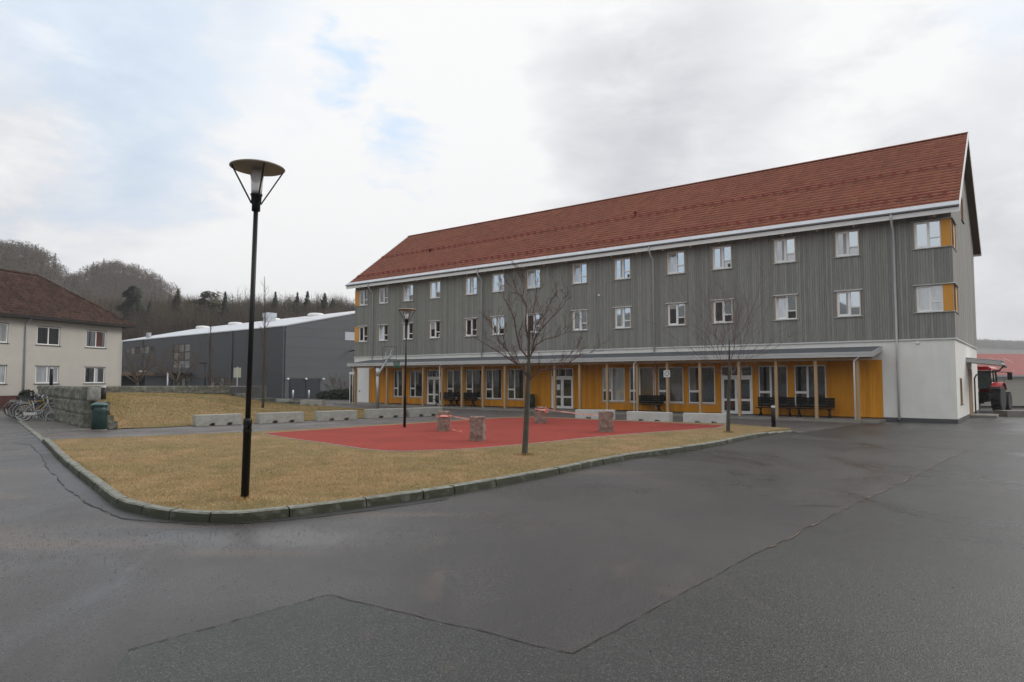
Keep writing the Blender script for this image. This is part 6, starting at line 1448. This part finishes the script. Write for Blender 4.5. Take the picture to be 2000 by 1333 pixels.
conifer(343, 562, 150, 8.5, 'broad brownish green evergreen between the hill and the pine', shape='brown', n=1500, seed=3)
conifer(407, 567, 150, 9, 'flat topped pine leaning beside the spruce, left of the near lamp', shape='pine', n=420, seed=4)
conifer(436, 568, 146, 6, 'pointed green spruce just left of the near lamp pole', n=1300, seed=5)
for i, (x, y, w) in enumerate(((535, 568, 6.5), (578, 569, 6.0), (598, 567, 7.5), (632, 570, 8.5), (648, 581, 8.0))):
    conifer(x, y, 150 + i * 2, w, ['small pointed spruce top rising over the wood right of the near lamp', 'narrow spruce top left of the bushier one above the wood', 'bushy spruce top above the wood, middle of the group', 'tall spruce left of the long building roof end', 'spruce nearest the long building roof end'][i], n=1100, seed=20 + i)
for i, (x, y) in enumerate(((461, 560), (475, 565), (488, 562))):
    Y = 142.; X = (x - 1000) / 1335. * Y; z0 = float(hz(np.array([X]), np.array([Y]))[0]) - .3
    slim_tree((X, Y, z0), 2 + (743 - y) / 1335. * Y - z0, .17, 2.2, ['tall thin bare tree left of the near lamp, standing above the wood', 'second thin bare tree above the wood left of the near lamp', 'thin bare tree above the wood touching the near lamp pole'][i], 40 + i, 'thin bare trees above the wood', 30, 'bare')
# far hill at the right, other hills all round the valley
def hill_ring(name, a0, a1, Rr, h, seed, label=None):
    n = 90; vs = []; r = random.Random(seed); ph = [r.uniform(0, 6) for _ in range(4)]
    for i in range(n + 1):
        a = a0 + (a1 - a0) * i / n; e = min(1, min(i, n - i) / (n * .12)); hh = h * (.75 + .18 * math.sin(a * 7 + ph[0]) + .09 * math.sin(a * 19 + ph[1]) + .03 * math.sin(a * 53 + ph[2])) * e
        for (f, g) in ((.82, 0), (.88, .45), (.94, .82), (1.0, 1.0), (1.1, .9), (1.3, 0)): vs.append((math.sin(a) * Rr * f, math.cos(a) * Rr * f, hh * g - .5))
    mb = MB(); mb.add(vs, [(i * 6 + j, i * 6 + j + 1, i * 6 + 7 + j, i * 6 + 6 + j) for i in range(n) for j in range(5)]); return mb.build(name, M['hillground'], None, True, kind='structure')
hill_ring('far_hill', R(24), R(75), 1500, 88, 3)
hill_ring('hills_around', R(78), R(300), 520, 80, 5)
PT = []
r = np.random.default_rng(6)
for k in range(1400): a = R(r.uniform(29, 40)); rr_ = 1500 * r.uniform(.97, 1.0); PT.append((math.sin(a) * rr_, math.cos(a) * rr_, 0))
PT = np.array(PT)
def far_h(a): return 0
ph = []; rr2 = random.Random(3); ph = [rr2.uniform(0, 6) for _ in range(4)]
for i in range(len(PT)):
    a = math.atan2(PT[i, 0], PT[i, 1]); f = math.hypot(PT[i, 0], PT[i, 1]) / 1500; t = (a - R(24)) / R(51); e = min(1, min(t, 1 - t) / .12)
    hh = 88 * (.75 + .18 * math.sin(a * 7 + ph[0]) + .09 * math.sin(a * 19 + ph[1]) + .03 * math.sin(a * 53 + ph[2])) * e; PT[i, 2] = hh * (.82 + (f - .94) / .06 * .18) - 1.5
forest('far_wood', [round_proto(s + 50, 12, 14, 80, 1.2) for s in range(3)], PT, M['bare'], 'hazy wooded ridge far beyond the red roofed shed', .6, 1.3, 12)
# valley air
hm = bpy.data.materials.new('haze'); hm.use_nodes = True; nt = hm.node_tree; nt.nodes.remove(nt.nodes['Principled BSDF'])
pv_ = nt.nodes.new('ShaderNodeVolumePrincipled'); pv_.inputs['Color'].default_value = (.97, .975, .99, 1); pv_.inputs['Density'].default_value = .00042
nt.links.new(pv_.outputs[0], nt.nodes['Material Output'].inputs['Volume'])
hb = MB().bx(-1700, 1700, -590, 1800, -1.5, 130).build('haze', hm); tag(hb, 'thin pale valley haze in front of the far hills', 'haze', kind='stuff')
